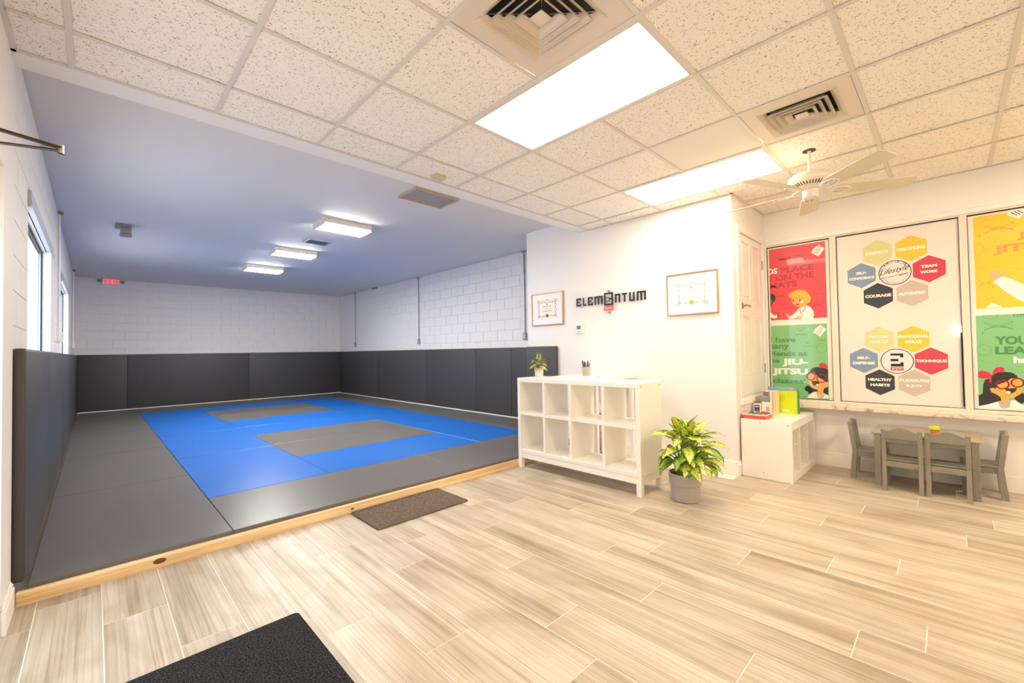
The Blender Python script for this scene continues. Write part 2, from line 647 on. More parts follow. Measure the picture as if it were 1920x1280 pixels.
wb = B(); wb.box(-0.53, 5.6, YB+0.01, YB+0.2, 0, 3.1)
wall_back = struct(wb.obj('wall_back', BLOCKP))
lay_blocks(wall_back, XL-0.01, XR+0.01, 1.25, ZM, lambda u, z: ((u, YB, z), 0.0))
wr = B(); wr.box(XR+0.01, 5.6, 4.30, YB+0.01, 0, 3.1)
wall_right = struct(wr.obj('wall_right', BLOCKP))
lay_blocks(wall_right, 4.31, YB, 1.25, ZM, lambda u, z: ((XR, u, z), -PI/2), stagger=0.1)

W1 = (4.17, 5.88, 0.95, 2.25)
W2 = (7.97, 9.55, 0.95, 2.25)
wl = B()
for y0, y1, z0, z1 in ((-2.85, 2.0, 0, 3.1), (2.0, 3.03, 2.15, 3.1), (3.03, 3.37, 0, 3.1)):
    wl.box(-0.53, XL, y0, y1, z0, z1)
ys = [3.37, W1[0], W1[1], W2[0], W2[1], YB+0.01]
for i in range(5):
    if i in (1, 3):
        w_ = W1 if i == 1 else W2
        wl.box(-0.53, XL-0.02, ys[i], ys[i+1], 0, w_[2]); wl.box(-0.53, XL-0.02, ys[i], ys[i+1], w_[3], 3.1)
    else:
        wl.box(-0.53, XL-0.02, ys[i], ys[i+1], 0, 3.1)
wall_left = struct(wl.obj('wall_left', BLOCKP))
lay_blocks(wall_left, 3.375, YB, 1.25, ZM, lambda u, z: ((XL-0.01, u, z), PI/2), holes=(W1, W2), stagger=0.05)


def mat_window(name, w_):
    y0, y1, z0, z1 = w_
    e = sempty(name, (-0.45, (y0+y1)/2, z0))
    f = B()
    for a, c in ((y0, y0+0.03), (y1-0.03, y1)):
        f.box(-0.44, -0.372, a, c, z0, z1, 0.004)
    f.box(-0.44, -0.372, y0, y1, z1-0.03, z1, 0.004); f.box(-0.44, -0.372, y0, y1, z0, z0+0.03, 0.004)
    f.obj('window_frame', TRIMW, e)
    ym = (y0+y1)/2
    m = B(); m.box(-0.44, -0.385, ym-0.025, ym+0.025, z0+0.03, z1-0.03, 0.004); m.obj('mullion', TRIMW, e)
    g = B()
    for a, c in ((y0, y0+0.02), (y1-0.02, y1)):
        g.box(-0.356, -0.351, a, c, z0, z1)
    g.box(-0.356, -0.351, y0, y1, z1-0.02, z1)
    g.obj('gasket', GASKET, e)
    g = B()
    for a, c in ((y0, y0+0.024), (y1-0.024, y1)):
        g.box(-0.372, -0.356, a, c, z0, z1)
    g.obj('glazing_bead', mat('blue_grey_bead', 'b4bccb', 0.4), e)
    for a, c in ((y0+0.03, ym-0.025), (ym+0.025, y1-0.03)):
        p = B(); p.box(-0.412, -0.407, a, c, z0+0.03, z1-0.03); p.obj('pane', GLASS, e)
    h = B(); h.box(-0.33, -0.288, y0-0.05, y1+0.4, z1+0.0, z1+0.035, 0.004); h.box(-0.32, -0.292, y0-0.05, y1+0.4, z1+0.035, z1+0.10, 0.004)
    h.obj('lintel', mat('lintel_paint', 'b9bac0', 0.5), e)
    s = B(); s.box(-0.344, -0.292, y1-0.008, y1-0.001, z0, z1, 0.002); s.box(-0.306, -0.290, y1-0.001, y1+0.42, z0, z1, 0.003)
    s.obj('jamb_trim', TRIMW, e)


mat_window('window_1', W1)
mat_window('window_2', W2)

# glazed entry door in the left wall, beside the camera
d2 = sempty('door_2', (-0.45, 2.5, 0))
f = B()
f.box(-0.50, -0.38, 2.0, 2.05, 0, 2.15, 0.003); f.box(-0.50, -0.38, 2.98, 3.03, 0, 2.15, 0.003); f.box(-0.50, -0.38, 2.05, 2.98, 2.08, 2.15, 0.003)
f.obj('door_frame', ALU, d2)
f = B()
f.box(-0.47, -0.425, 2.06, 2.15, 0.01, 2.07, 0.003); f.box(-0.47, -0.425, 2.88, 2.97, 0.01, 2.07, 0.003)
f.box(-0.47, -0.425, 2.15, 2.88, 0.01, 0.2, 0.003); f.box(-0.47, -0.425, 2.15, 2.88, 1.97, 2.07, 0.003)
leaf = f.obj('door_leaf', ALU, d2)
f = B(); f.box(-0.45, -0.444, 2.15, 2.88, 0.2, 1.97); f.obj('pane', GLASS, d2)

# --- partition, return wall, window wall, rear wall, header, ceilings
b = B(); b.box(XP, XR+0.01, 1.62, 4.30, 0, 3.1); b.box(XP, 4.60, YR, 1.62, 0, 3.1)
wall_part = struct(b.obj('wall_partition', WALL))
DX0, DX1, DZ0, DZ1 = 4.70, 5.47, 0.755, 2.44
b = B()
b.box(4.60, DX0, YR, 1.62, 0, 2.9); b.box(DX1, XW+0.2, YR, 1.62, 0, 2.9)
b.box(DX0, DX1, YR, 1.62, 0, DZ0); b.box(DX0, DX1, YR, 1.62, DZ1, 2.9)
wall_ret = struct(b.obj('wall_return', WALL))
b = B()
b.box(XW, XW+0.2, -2.85, YR, 0, 0.655); b.box(XW, XW+0.2, -2.85, YR, 2.415, 2.9)
b.box(XW, XW+0.2, 1.455, YR, 0.655, 2.415); b.box(XW, XW+0.2, -2.85, -1.05, 0.655, 2.415)
wall_win = struct(b.obj('wall_window', WALL))
b = B(); b.box(-0.53, XW+0.2, -2.95, -2.75, 0, 2.9)
struct(b.obj('wall_rear', WALL))
b = B(); b.box(XL, XP, 3.2, 3.37, ZC, 3.1)
struct(b.obj('wall_header', WALL))
b = B(); b.box(-0.55, 5.65, 3.30, 13.1, ZM, ZM+0.1)
struct(b.obj('ceiling_mat_room', CEILP))

GX = [XL, -0.09, 0.543, 1.157, 1.778, 2.40, 3.02, 3.648, 4.28, 4.90, XW]
GY = [3.2, 2.83, 2.207, 1.587, 0.953, 0.342, -0.27, -0.88, -1.49, -2.10, -2.75]
b = B(); b.box(-0.5, XW+0.2, -2.8, 3.2, ZC+0.08, ZC+0.12)
ceiling = struct(b.obj('ceiling', mat('plenum', 'b8aea2', 0.9)))
LIGHTS = {(4, 2): 1, (4, 3): 1, (7, 2): 1, (7, 3): 1, (4, 6): 1, (4, 7): 1, (7, 7): 1, (7, 8): 1}
VENTS = {(3, 3), (6, 4)}
SMOOTH = {(6, 3)}
_tm = {}
def tile_mesh(wd, ln, m):
    k = (round(wd, 3), round(ln, 3), m.name)
    if k not in _tm:
        t = B(); t.box(-wd/2, wd/2, -ln/2, ln/2, 0, 0.015, 0.002)
        me = bpy.data.meshes.new('ceiling_tile'); t.bm.to_mesh(me); t.bm.free(); me.materials.append(m)
        _tm[k] = me
    return _tm[k]


SMOOTHM = mat('smooth_tile', 'efe8de', 0.8)
for i in range(10):
    for j in range(10):
        if (i, j) in LIGHTS or (i, j) in VENTS:
            continue
        x0, x1, y1, y0 = GX[i], GX[i+1], GY[j], GY[j+1]
        if y0 >= YR-0.2 and x1 > XP:
            x1 = XP
        if y0 >= YR and x0 >= XP-0.01:
            continue
        if x1 > XP+0.01 and y1 > YR:
            y1 = YR
        if x1-x0 < 0.03:
            continue
        m_ = SMOOTHM if (i, j) in SMOOTH else TILE
        dz = random.choice((0, 0, 0.001, 0.0015))
        shared('ceiling_tile', tile_mesh(x1-x0-0.006, y1-y0-0.006, m_), ceiling, ((x0+x1)/2, (y0+y1)/2, ZC+0.003+dz))
# the corner piece beside the partition
shared('ceiling_tile', tile_mesh(XP-4.28-0.006, 1.587-YR-0.003, TILE), ceiling, ((4.28+XP)/2, (YR+1.587)/2, ZC+0.003))
TW = 0.025
for x in GX[1:-1]:
    ytop = 3.2 if x < XP else YR
    t = B(); t.box(x-TW/2, x+TW/2, -2.75, ytop, ZC-0.004, ZC+0.001, 0.001); t.box(x-0.002, x+0.002, -2.75, ytop, ZC+0.001, ZC+0.03)
    t.obj('main_runner', TBAR, ceiling)
_cm = {}
for j, y in enumerate(GY[1:-1], 1):
    for i in range(10):
        x0, x1 = GX[i]+TW/2, GX[i+1]-TW/2
        if y > YR:
            if x0 > XP: continue
            x1 = min(x1, XP)
        if (i, j) in LIGHTS and (i, j-1) in LIGHTS:
            continue
        k = round(x1-x0, 3)
        if k not in _cm:
            t = B(); t.box(-k/2, k/2, -TW/2, TW/2, -0.003, 0.001, 0.001)
            me = bpy.data.meshes.new('cross_tee'); t.bm.to_mesh(me); t.bm.free(); me.materials.append(TBAR); _cm[k] = me
        shared('cross_tee', _cm[k], ceiling, ((x0+x1)/2, y, ZC))
t = B()
t.box(XL, XL+0.02, -2.75, 3.2, ZC-0.003, ZC+0.001); t.box(XL, XP, 3.175, 3.2, ZC-0.003, ZC+0.001)
t.box(XP-0.02, XP, YR-0.02, 3.2, ZC-0.003, ZC+0.001); t.box(XP-0.02, XW, YR-0.02, YR, ZC-0.003, ZC+0.001)
t.box(XW-0.02, XW, -2.75, YR, ZC-0.003, ZC+0.001)
t.obj('wall_angle', TBAR, ceiling)

# --- baseboards
def baseboard(name, x0, x1, y0, y1, nx, ny, h=0.115):
    t = B()
    def bx(d, za, zb, bev):
        a0, a1 = (x0-d, x0) if nx < 0 else ((x0, x0+d) if nx > 0 else (x0, x1))
        c0, c1 = (y0-d, y0) if ny < 0 else ((y0, y0+d) if ny > 0 else (y0, y1))
        t.box(a0, a1, c0, c1, za, zb, bev)
    bx(0.017, 0, h, 0.003); bx(0.012, h, h+0.02, 0.004); bx(0.007, h+0.02, h+0.028, 0.003)
    return struct(t.obj(name, TRIMW))


baseboard('baseboard_left', XL, XL, 3.035, 3.33, 1, 0)
baseboard('baseboard_partition', XP, XP, YR, 3.33, -1, 0)
baseboard('baseboard_return', XP-0.017, XW, YR, YR, 0, -1)
baseboard('baseboard_window', XW, XW, -2.7, YR-0.017, -1, 0)
t = B(); t.box(-0.25, 5.262, YB-0.048, YB, 0, 0.106); struct(t.obj('baseboard_back', TRIMW))
t = B(); t.box(XR-0.046, XR, 4.33, YB-0.05, 0, 0.106); struct(t.obj('baseboard_right', TRIMW))

# --- panel door in the return wall (its foot is at sill height)
d1 = sempty('door_1', ((DX0+DX1)/2, YR, DZ0))
t = B()
cw, pr = 0.075, 0.018
t.box(DX0-cw, DX0+0.005, YR-pr, YR, DZ0-0.02, DZ1+cw, 0.005); t.box(DX1-0.005, XW, YR-pr, YR, DZ0-0.02, DZ1+cw, 0.005)
t.box(DX0+0.005, DX1-0.005, YR-pr, YR, DZ1-0.005, DZ1+cw, 0.005)
t.obj('door_casing', TRIMW, d1)
t = B(); t.box(DX0-cw, XW, YR-0.03, YR, DZ0-0.075, DZ0-0.02, 0.004); t.obj('door_sill', TRIMW, d1)
t = B()
yl = YR+0.012
t.box(DX0+0.006, DX1-0.006, yl, yl+0.034, DZ0+0.004, DZ1-0.006, 0.002)
st = 0.10
cols = [(DX0+st, DX0+0.345), (DX0+0.425, DX1-st)]
rows = [(0.975, 1.58), (1.772, 2.36)]
# stiles and rails stand proud of the recessed ground, raised fields sit in it
zs = [DZ0+0.004, rows[0][0], rows[0][1], rows[1][0], rows[1][1], DZ1-0.006]
for a, c in ((DX0+0.006, cols[0][0]), (cols[0][1], cols[1][0]), (cols[1][1], DX1-0.006)):
    t.box(a, c, yl-0.012, yl+0.002, zs[0], zs[5], 0.003)
for a, c in ((zs[0], zs[1]), (zs[2], zs[3]), (zs[4], zs[5])):
    for u0, u1 in cols:
        t.box(u0-0.002, u1+0.002, yl-0.012, yl+0.002, a, c, 0.003)
lf = t.obj('door_leaf', TRIMW, d1)
for u0, u1 in cols:
    for z0, z1 in rows:
        q = B(); q.box(u0+0.022, u1-0.022, yl-0.009, yl+0.002, z0+0.022, z1-0.022, 0.007); q.obj('raised_panel', TRIMW, lf)
q = B()
q.cyl((DX0+0.06, yl-0.012, 1.685), (DX0+0.06, yl-0.022, 1.685), 0.032)
q.cyl((DX0+0.06, yl-0.022, 1.685), (DX0+0.06, yl-0.06, 1.685), 0.011)
q.tube([(DX0+0.055, yl-0.058, 1.685), (DX0+0.12, yl-0.060, 1.684), (DX0+0.185, yl-0.055, 1.683)], 0.011)
q.blob((DX0+0.055, yl-0.058, 1.685), 0.012, 0.012, 0.012, 1)
q.obj('door_handle', NICKEL, d1)
for z in (1.02, 2.19):
    q = B(); q.cyl((DX1-0.002, yl-0.018, z-0.05), (DX1-0.002, yl-0.018, z+0.05), 0.008); q.box(DX1-0.012, DX1+0.008, yl-0.014, yl-0.010, z-0.05, z+0.05)
    q.obj('hinge', NICKEL, d1)

# --- windows of the office: aluminium frames, panes, sill, casing
t = B(); t.box(5.425, XW+0.02, -1.1, 1.455, 0.600, 0.652, 0.008)
struct(t.obj('trim_1', MARBLE))
t = B(); t.box(XW-0.022, XW+0.001, -1.05, 1.455, 2.41, 2.455, 0.006)
struct(t.obj('trim_2', TRIMW))
XG = 5.553
for name, y0, y1 in (('window_3', 0.87, 1.455), ('window_4', -0.074, 0.814), ('window_5', -1.02, -0.125)):
    e = sempty(name, (XG, (y0+y1)/2, 0.655))
    lo, hi = 0.682, 2.395
    t = B()
    fx0, fx1 = XW-0.004, XG+0.06
    l0 = y0-0.028 if name != 'window_5' else y0-0.03
    l1 = y1+0.028 if name != 'window_3' else y1
    t.box(fx0, fx1, l0, y0, 0.652, 2.415, 0.002); t.box(fx0, fx1, y1, l1, 0.652, 2.415, 0.002)
    t.box(fx0, fx1, y0, y1, 0.652, lo, 0.002); t.box(fx0, fx1, y0, y1, hi, 2.415, 0.002)
    t.obj('window_frame', ALU, e)
    g = B()
    g.box(XG-0.014, XG+0.01, y0, y0+0.004, lo, hi); g.box(XG-0.014, XG+0.01, y1-0.004, y1, lo, hi)
    g.box(XG-0.014, XG+0.01, y0, y1, lo, lo+0.004); g.box(XG-0.014, XG+0.01, y0, y1, hi-0.008, hi)
    g.obj('gasket', GASKET, e)
    p = B(); p.box(XG, XG+0.006, y0+0.004, y1-0.004, lo+0.004, hi-0.008); p.obj('pane', mat('filmed_pane', 'efe8dc', 0.4, coat=0.6), e)
    if name == 'window_4':
        r_ = B(); r_.box(XG-0.02, XG-0.012, y0+0.004, y0+0.012, lo+0.02, 1.36, 0.001); r_.obj('latch_rail', GASKET, e)

# ================================================================== LIGHT FIXTURES AND CEILING GEAR
def emis(name, col, s):
    return mat(name, 'ffffff', 0.4, emit=col, es=s)


LENS = emis('troffer_lens', WARM, E_TROFFER)
LENS_ADDED_REAR = emis('troffer_lens_far', WARM, E_ADDED_REAR)  # lens of the added panel behind the camera
LENS_ADDED_WINDOW = emis('troffer_lens_window', WARM, E_ADDED_WINDOW)  # lens of the added panel on the window side, made brighter as fill
for n, (i, j, lab, mt) in enumerate(((4, 2, 'large bright ceiling light panel nearest the camera, beside the square air vent', LENS),
                                 (7, 2, 'bright ceiling light panel between the ceiling fan and the white wall corner', LENS),
                                 (4, 6, 'ceiling light panel out of view behind the camera, nearer the entry door', LENS_ADDED_REAR),
                                 (7, 7, 'ceiling light panel out of view on the window side, behind the camera', LENS_ADDED_WINDOW))):
    x0, x1, y1, y0 = GX[i], GX[i+1], GY[j], GY[j+2]
    e = thing('ceiling_light', lab, 'light', ((x0+x1)/2, (y0+y1)/2, ZC), 'recessed ceiling light panels')
    t = B()
    m_ = 0.028
    t.box(x0+0.013, x0+m_+0.01, y0+0.013, y1-0.013, ZC-0.002, ZC+0.012, 0.001); t.box(x1-m_, x1-0.013, y0+0.013, y1-0.013, ZC-0.002, ZC+0.012, 0.001)
    t.box(x0+m_+0.01, x1-m_, y0+0.013, y0+m_, ZC-0.002, ZC+0.012, 0.001); t.box(x0+m_+0.01, x1-m_, y1-m_, y1-0.013, ZC-0.002, ZC+0.012, 0.001)
    t.obj('light_frame', TBAR, e)
    t = B(); t.box(x0+m_+0.01, x1-m_, y0+m_, y1-m_, ZC+0.004, ZC+0.009); t.obj('lens', mt, e)

WL = emis('wrap_lens', (1.0, 0.97, 0.91), E_WRAP)
HOUS = mat('wrap_housing', 'e9e0d2', 0.5)
for y, d, lab in ((5.585, 0.36, 'wraparound ceiling light nearest the ceiling hatch, first of the row of three'),
                  (7.56, 0.33, 'middle of the three bright wraparound ceiling lights in the mat room'),
                  (9.33, 0.36, 'wraparound ceiling light nearest the back wall, last of the row of three')):
    e = thing('wraparound_light', lab, 'light', (2.36, y, ZM), 'mat room ceiling lights')
    t = B(); t.box(2.05, 2.66, y-d/2, y+d/2, ZM-0.066, ZM, 0.004); t.box(2.035, 2.055, y-d/2-0.004, y+d/2+0.004, ZM-0.092, ZM, 0.004); t.box(2.655, 2.675, y-d/2-0.004, y+d/2+0.004, ZM-0.092, ZM, 0.004)
    t.obj('housing', HOUS, e)
    t = B()
    pr_ = [(-d/2+0.004, -0.067), (-d/2+0.02, -0.083), (-d/2+0.05, -0.09), (d/2-0.05, -0.09), (d/2-0.02, -0.083), (d/2-0.004, -0.067)]
    t.poly([(2.056, y+a, ZM+c) for a, c in pr_], 0.598, (1, 0, 0))
    t.obj('lens', WL, e)
    for sx in (2.1, 2.6):
        t = B(); t.cyl((sx, y-d/2-0.001, ZM-0.02), (sx, y-d/2-0.006, ZM-0.02), 0.006, seg=8); t.obj('screw', STEEL, e)


def ring(t, cx, cy, z, a, b, ho, hi, th=0.003):
    """a square louver ring sloping from half size a at z-ho to half size b at z-hi"""
    def q(s, zz): return [(cx-s, cy-s, zz), (cx+s, cy-s, zz), (cx+s, cy+s, zz), (cx-s, cy+s, zz)]
    vs = q(a, z-ho)+q(b, z-hi)+q(a, z-ho+th)+q(b, z-hi+th)
    fs = []
    for i in range(4):
        j = (i+1) % 4
        fs += [(i, j, 4+j, 4+i), (8+i, 12+i, 12+j, 8+j), (i, 8+i, 8+j, j), (4+i, 4+j, 12+j, 12+i)]
    t.raw(vs, fs)


VENTM = mat('vent_enamel', 'dfd3c3', 0.45)
for i, j, cx, cy, half, lab in ((3, 3, 1.462, 1.275, 0.212, 'square four-way air vent in the ceiling, cut by the top edge of the picture'),
                           (6, 4, 3.345, 0.648, 0.208, 'square four-way air vent in the ceiling above the ceiling fan')):
    x0, x1, y1, y0 = GX[i]+0.015, GX[i+1]-0.015, GY[j]-0.015, GY[j+1]+0.015
    e = thing('ceiling_vent', lab, 'vent', ((x0+x1)/2, (y0+y1)/2, ZC), 'square ceiling air vents')
    t = B()
    t.box(x0, cx-half, y0, y1, ZC, ZC+0.008); t.box(cx+half, x1, y0, y1, ZC, ZC+0.008)
    t.box(cx-half, cx+half, y0, cy-half, ZC, ZC+0.008); t.box(cx-half, cx+half, cy+half, y1, ZC, ZC+0.008)
    t.obj('panel', VENTM, e)
    t = B(); ring(t, cx, cy, ZC, half+0.004, half-0.034, 0.004, -0.026); t.obj('collar', VENTM, e)
    k = half/0.212
    for a, c in ((0.166, 0.134), (0.127, 0.096), (0.088, 0.058)):
        t = B(); ring(t, cx, cy, ZC, a*k, c*k, 0.004, -0.024, 0.003); ring(t, cx, cy, ZC, a*k, a*k-0.004, 0.012, 0.003, 0.003); t.obj('louver', VENTM, e)
    t = B(); t.box(cx-0.036*k, cx+0.036*k, cy-0.036*k, cy+0.036*k, ZC-0.004, ZC+0.002, 0.001); t.obj('centre_plate', VENTM, e)
    t = B()
    for sx, sy in ((1, 1), (1, -1), (-1, 1), (-1, -1)):
        t.bar((cx+sx*0.03*k, cy+sy*0.03*k, ZC+0.022), (cx+sx*0.19*k, cy+sy*0.19*k, ZC+0.03), 0.003, 0.010)
    t.obj('louver_brace', STEEL, e)
    t = B(); t.box(cx-half, cx+half, cy-half, cy+half, ZC+0.06, ZC+0.065); t.obj('duct_opening', DARK, e)  # black plate above the louvers, the duct's shade put in as colour

# ceiling fan
FX, FY = 4.0, 0.736
fan = thing('ceiling_fan', 'white five-blade ceiling fan hanging from the office ceiling near the windows', 'fan', (FX, FY, 2.40))
t = B(); t.cyl((FX, FY, 2.60), (FX, FY, ZC+0.06), 0.0125, seg=16); t.obj('downrod', FANWHITE, fan, smooth=True)
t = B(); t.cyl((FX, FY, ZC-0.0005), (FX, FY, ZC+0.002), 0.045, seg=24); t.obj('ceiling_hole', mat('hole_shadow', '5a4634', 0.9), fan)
t = B()
t.lathe([(0.001, 2.622), (0.02, 2.62), (0.026, 2.612), (0.06, 2.606), (0.125, 2.592), (0.146, 2.574), (0.15, 2.553), (0.146, 2.537), (0.136, 2.530), (0.118, 2.520), (0.09, 2.502), (0.06, 2.494), (0.001, 2.494)], (FX, FY, 0), 40)
t.obj('motor_housing', FANWHITE, fan, smooth=True)
t = B()
for k in range(36):
    a = 2*PI*k/36
    c, s = math.cos(a), math.sin(a)
    t.bar((FX+0.122*c, FY+0.122*s, 2.5205), (FX+0.094*c, FY+0.094*s, 2.5035), 0.006, 0.003)
t.obj('vent_slots', mat('slot_shadow', '4d4032', 0.8), fan)
t = B()
t.lathe([(0.001, 2.496), (0.07, 2.496), (0.075, 2.488), (0.072, 2.478), (0.054, 2.474), (0.052, 2.425), (0.047, 2.416), (0.001, 2.414)], (FX, FY, 0), 32)
t.obj('switch_housing', FANWHITE, fan, smooth=True)
for k in range(5):
    a = math.radians(84.5-72*k)
    d = Vector((math.cos(a), math.sin(a), 0)); s = Vector((-math.sin(a), math.cos(a), 0))
    tilt = math.radians(-13)
    sv = s*math.cos(tilt)+Vector((0, 0, 1))*math.sin(tilt)
    nv = d.cross(sv)
    C0 = Vector((FX, FY, 2.468))
    out = [(0.165, 0.045), (0.185, 0.058), (0.40, 0.066), (0.60, 0.071), (0.648, 0.066), (0.662, 0.045), (0.668, 0.0)]
    pts = out+[(r, -x) for r, x in reversed(out[:-1])]
    t = B()
    t.poly([C0+d*r+sv*x-nv*0.003 for r, x in pts], 0.006, nv)
    bl = t.obj('blade', BLADE, fan)
    t = B()
    t.bar(C0+d*0.07+Vector((0, 0, 0.022)), C0+d*0.12+Vector((0, 0, 0.004)), 0.03, 0.008)
    for sg in (-1, 1):
        arc = [C0+d*(0.115+0.075*(1-math.cos(q)))+sv*(sg*0.040*math.sin(q))-nv*0.008 for q in [PI*i/8 for i in range(9)]]
        t.tube(arc, 0.0065, 6)
    t.tube([C0+d*0.12-nv*0.008, C0+d*0.262-nv*0.008], 0.006, 6)
    t.obj('blade_iron', FANWHITE, bl, smooth=True)

# small gear on the two ceilings
t = B(); t.box(2.078, 2.188, 3.028, 3.105, ZC-0.028, ZC+0.002, 0.006)
tag(t.obj('ceiling_sensor', mat('sensor_tan', 'd2c2ac', 0.5)), 'small tan rectangular sensor on a ceiling tile beside the header', 'sensor')
e = thing('return_air_grille', 'flat grey return air hatch in a tan frame on the mat room ceiling', 'vent', (2.645, 3.985, ZM))
t = B()
for a in ((2.365, 2.385, 3.80, 4.17), (2.905, 2.925, 3.80, 4.17), (2.385, 2.905, 3.80, 3.82), (2.385, 2.905, 4.15, 4.17)):
    t.box(*a, ZM-0.022, ZM, 0.002)
t.obj('grille_frame', mat('tan_paint', 'bda98f', 0.5), e)
t = B(); t.box(2.385, 2.905, 3.82, 4.15, ZM-0.008, ZM); t.obj('filter_face', mat('filter_grey', 'a39c9b', 0.9, bump=0.6, bscale=70, var=0.1), e)
e = thing('ceiling_register', 'small louvered supply register beside the nearest wraparound light', 'vent', (2.43, 6.72, ZM))
t = B()
for a in ((2.26, 2.29, 6.58, 6.86), (2.57, 2.60, 6.58, 6.86), (2.29, 2.57, 6.58, 6.61), (2.29, 2.57, 6.83, 6.86)):
    t.box(*a, ZM-0.014, ZM, 0.003)
t.obj('register_frame', mat('register_paint', '9fa3b2', 0.5), e)
for i in range(7):
    y = 6.625+0.032*i
    t = B(); t.bar((2.29, y, ZM-0.008), (2.57, y, ZM-0.008), 0.003, 0.022, (0, 0.6, 0.8)); t.obj('slat', mat('register_slat', '84889a', 0.5), e)
t = B(); t.box(2.29, 2.57, 6.61, 6.83, ZM-0.0005, ZM+0.001); t.obj('duct_opening', DARK, e)  # black sheet behind the slats, shade painted as a flat colour
e = thing('motion_detector', 'grey ribbed detector box fixed to the mat room ceiling before the exit sign', 'detector', (0.275, 7.55, ZM))
t = B(); t.box(0.185, 0.345, 7.36, 7.58, ZM-0.035, ZM, 0.006); t.obj('base_plate', mat('detector_grey', '8e8c8a', 0.5), e)
t = B(); t.box(0.235, 0.345, 7.40, 7.52, ZM-0.115, ZM-0.035, 0.008); b_ = t.obj('sensor_body', mat('detector_light', 'a9abb2', 0.45), e)
for i in range(6):
    t = B(); t.box(0.245+0.016*i, 0.252+0.016*i, 7.394, 7.402, ZM-0.10, ZM-0.045); t.obj('rib', mat('detector_light', 'a9abb2'), b_)
t = B(); t.box(0.23, 0.35, 7.39, 7.53, ZM-0.14, ZM-0.115, 0.006); t.obj('sensor_cap', mat('detector_grey', '8e8c8a'), e)

# exit sign with twin lamp heads
e = thing('exit_sign', 'lit red EXIT sign with two lamp heads high on the back wall', 'sign', (0.258, YB-0.05, 2.845))
t = B(); t.box(0.115, 0.40, YB-0.055, YB, 2.845, 2.975-0.006, 0.006); t.obj('sign_box', mat('sign_white', 'f4f1f4', 0.4), e)
t = B()
put_text(t, 'EXIT', lambda u, v: (0.158+0.215*u, YB-0.057, 2.858+0.100*v), 0.012, 1.05)
t.poly([(0.128, YB-0.057, 2.913), (0.145, YB-0.057, 2.900), (0.145, YB-0.057, 2.926)])
t.obj('lettering', mat('exit_red', 'ff1a1a', 0.5, emit=(1, 0.01, 0.02), es=0.55), e)
for x in (0.075, 0.445):
    t = B(); t.cyl((x, YB-0.0, 2.93), (x, YB-0.03, 2.925), 0.012, seg=10); t.cyl((x, YB-0.03, 2.93), (x, YB-0.085, 2.91), 0.022, 0.034, seg=16)
    t.obj('lamp_head', mat('lamp_grey', '77777c', 0.5), e)

# ================================================================== MAT ROOM
t = B(); t.box(XL+0.018, XP-0.018, YC-0.002, YC+0.036, 0, 0.066, 0.003)
curb = tag(t.obj('timber_curb', PINE), 'pale pine board along the front edge of the mat area', 'curb')
KN = mat('pine_knot', '6b3a22', 0.6, var=0.3, bscale=60)
for x, z, r in ((0.285, 0.036, 0.021), (1.47, 0.03, 0.010), (3.62, 0.035, 0.014)):
    t = B()
    t.poly([(x+r*1.5*math.cos(a), YC-0.0026, z+r*0.75*math.sin(a)) for a in [2*PI*i/18 for i in range(18)]])
    t.obj('knot', KN, curb)

ZT = 0.09
mats = []
ORD = ('first', 'second', 'third', 'fourth', 'fifth')
L0, R0, A0, A1, A2, A3 = -0.245, 5.25, 0.672, 1.66, 3.575, 4.51
for k, (a, c) in enumerate(((3.39, 5.285), (5.285, 7.15), (7.15, 9.03), (9.03, 10.88), (10.88, 12.8))):
    mats.append((L0, A0, a, c, 'g', 'grey floor mat along the left wall pads, %s from the timber curb' % ORD[k]))
mats.append((A0, 2.68, 3.39, 4.295, 'g', 'grey floor mat against the curb, its left part in front of the blue mats'))
mats.append((2.68, 4.47, 3.39, 4.295, 'g', 'grey floor mat against the curb, running behind the white shelf'))
for k, (a, c) in enumerate(((4.295, 6.16), (6.16, 8.02), (8.02, 9.88), (9.88, 11.76))):
    mats.append((A0, A1, a, c, 'b', 'blue floor mat of the left blue strip, %s from the timber curb' % ORD[k]))
mats.append((A1, A2, 4.295, 5.27, 'b', 'blue floor mat between the front grey row and the nearer grey rectangle'))
mats.append((A1, A2, 5.27, 6.20, 'g', 'grey floor mat, nearer half of the grey rectangle closest to the curb'))
mats.append((A1, A2, 6.20, 7.13, 'g', 'grey floor mat, farther half of the grey rectangle closest to the curb'))
mats.append((A1, A2, 7.13, 8.06, 'b', 'blue floor mat between the two grey rectangles, nearer half of the band'))
mats.append((A1, A2, 8.06, 8.99, 'b', 'blue floor mat between the two grey rectangles, farther half of the band'))
mats.append((A1, A2, 8.99, 9.93, 'g', 'grey floor mat, nearer half of the small far grey rectangle'))
mats.append((A1, A2, 9.93, 10.86, 'g', 'grey floor mat, farther half of the small far grey rectangle'))
mats.append((A1, A2, 10.86, 11.76, 'b', 'blue floor mat behind the far grey rectangle, nearest the back wall'))
for k, (a, c) in enumerate(((4.295, 6.16), (6.16, 8.02), (8.02, 9.88), (9.88, 11.76))):
    mats.append((A2, A3, a, c, 'b', 'blue floor mat of the right blue strip, %s from the timber curb' % ORD[k]))
mats.append((A0, 2.62, 11.76, 12.8, 'g', 'grey floor mat along the back wall pads, left one'))
mats.append((2.62, A3, 11.76, 12.8, 'g', 'grey floor mat along the back wall pads, right one'))
for k, (a, c) in enumerate(((4.34, 6.45), (6.45, 8.56), (8.56, 10.68), (10.68, 12.8))):
    mats.append((A3, R0, a, c, 'g', 'grey floor mat along the right wall pads, %s from the partition' % ORD[k]))
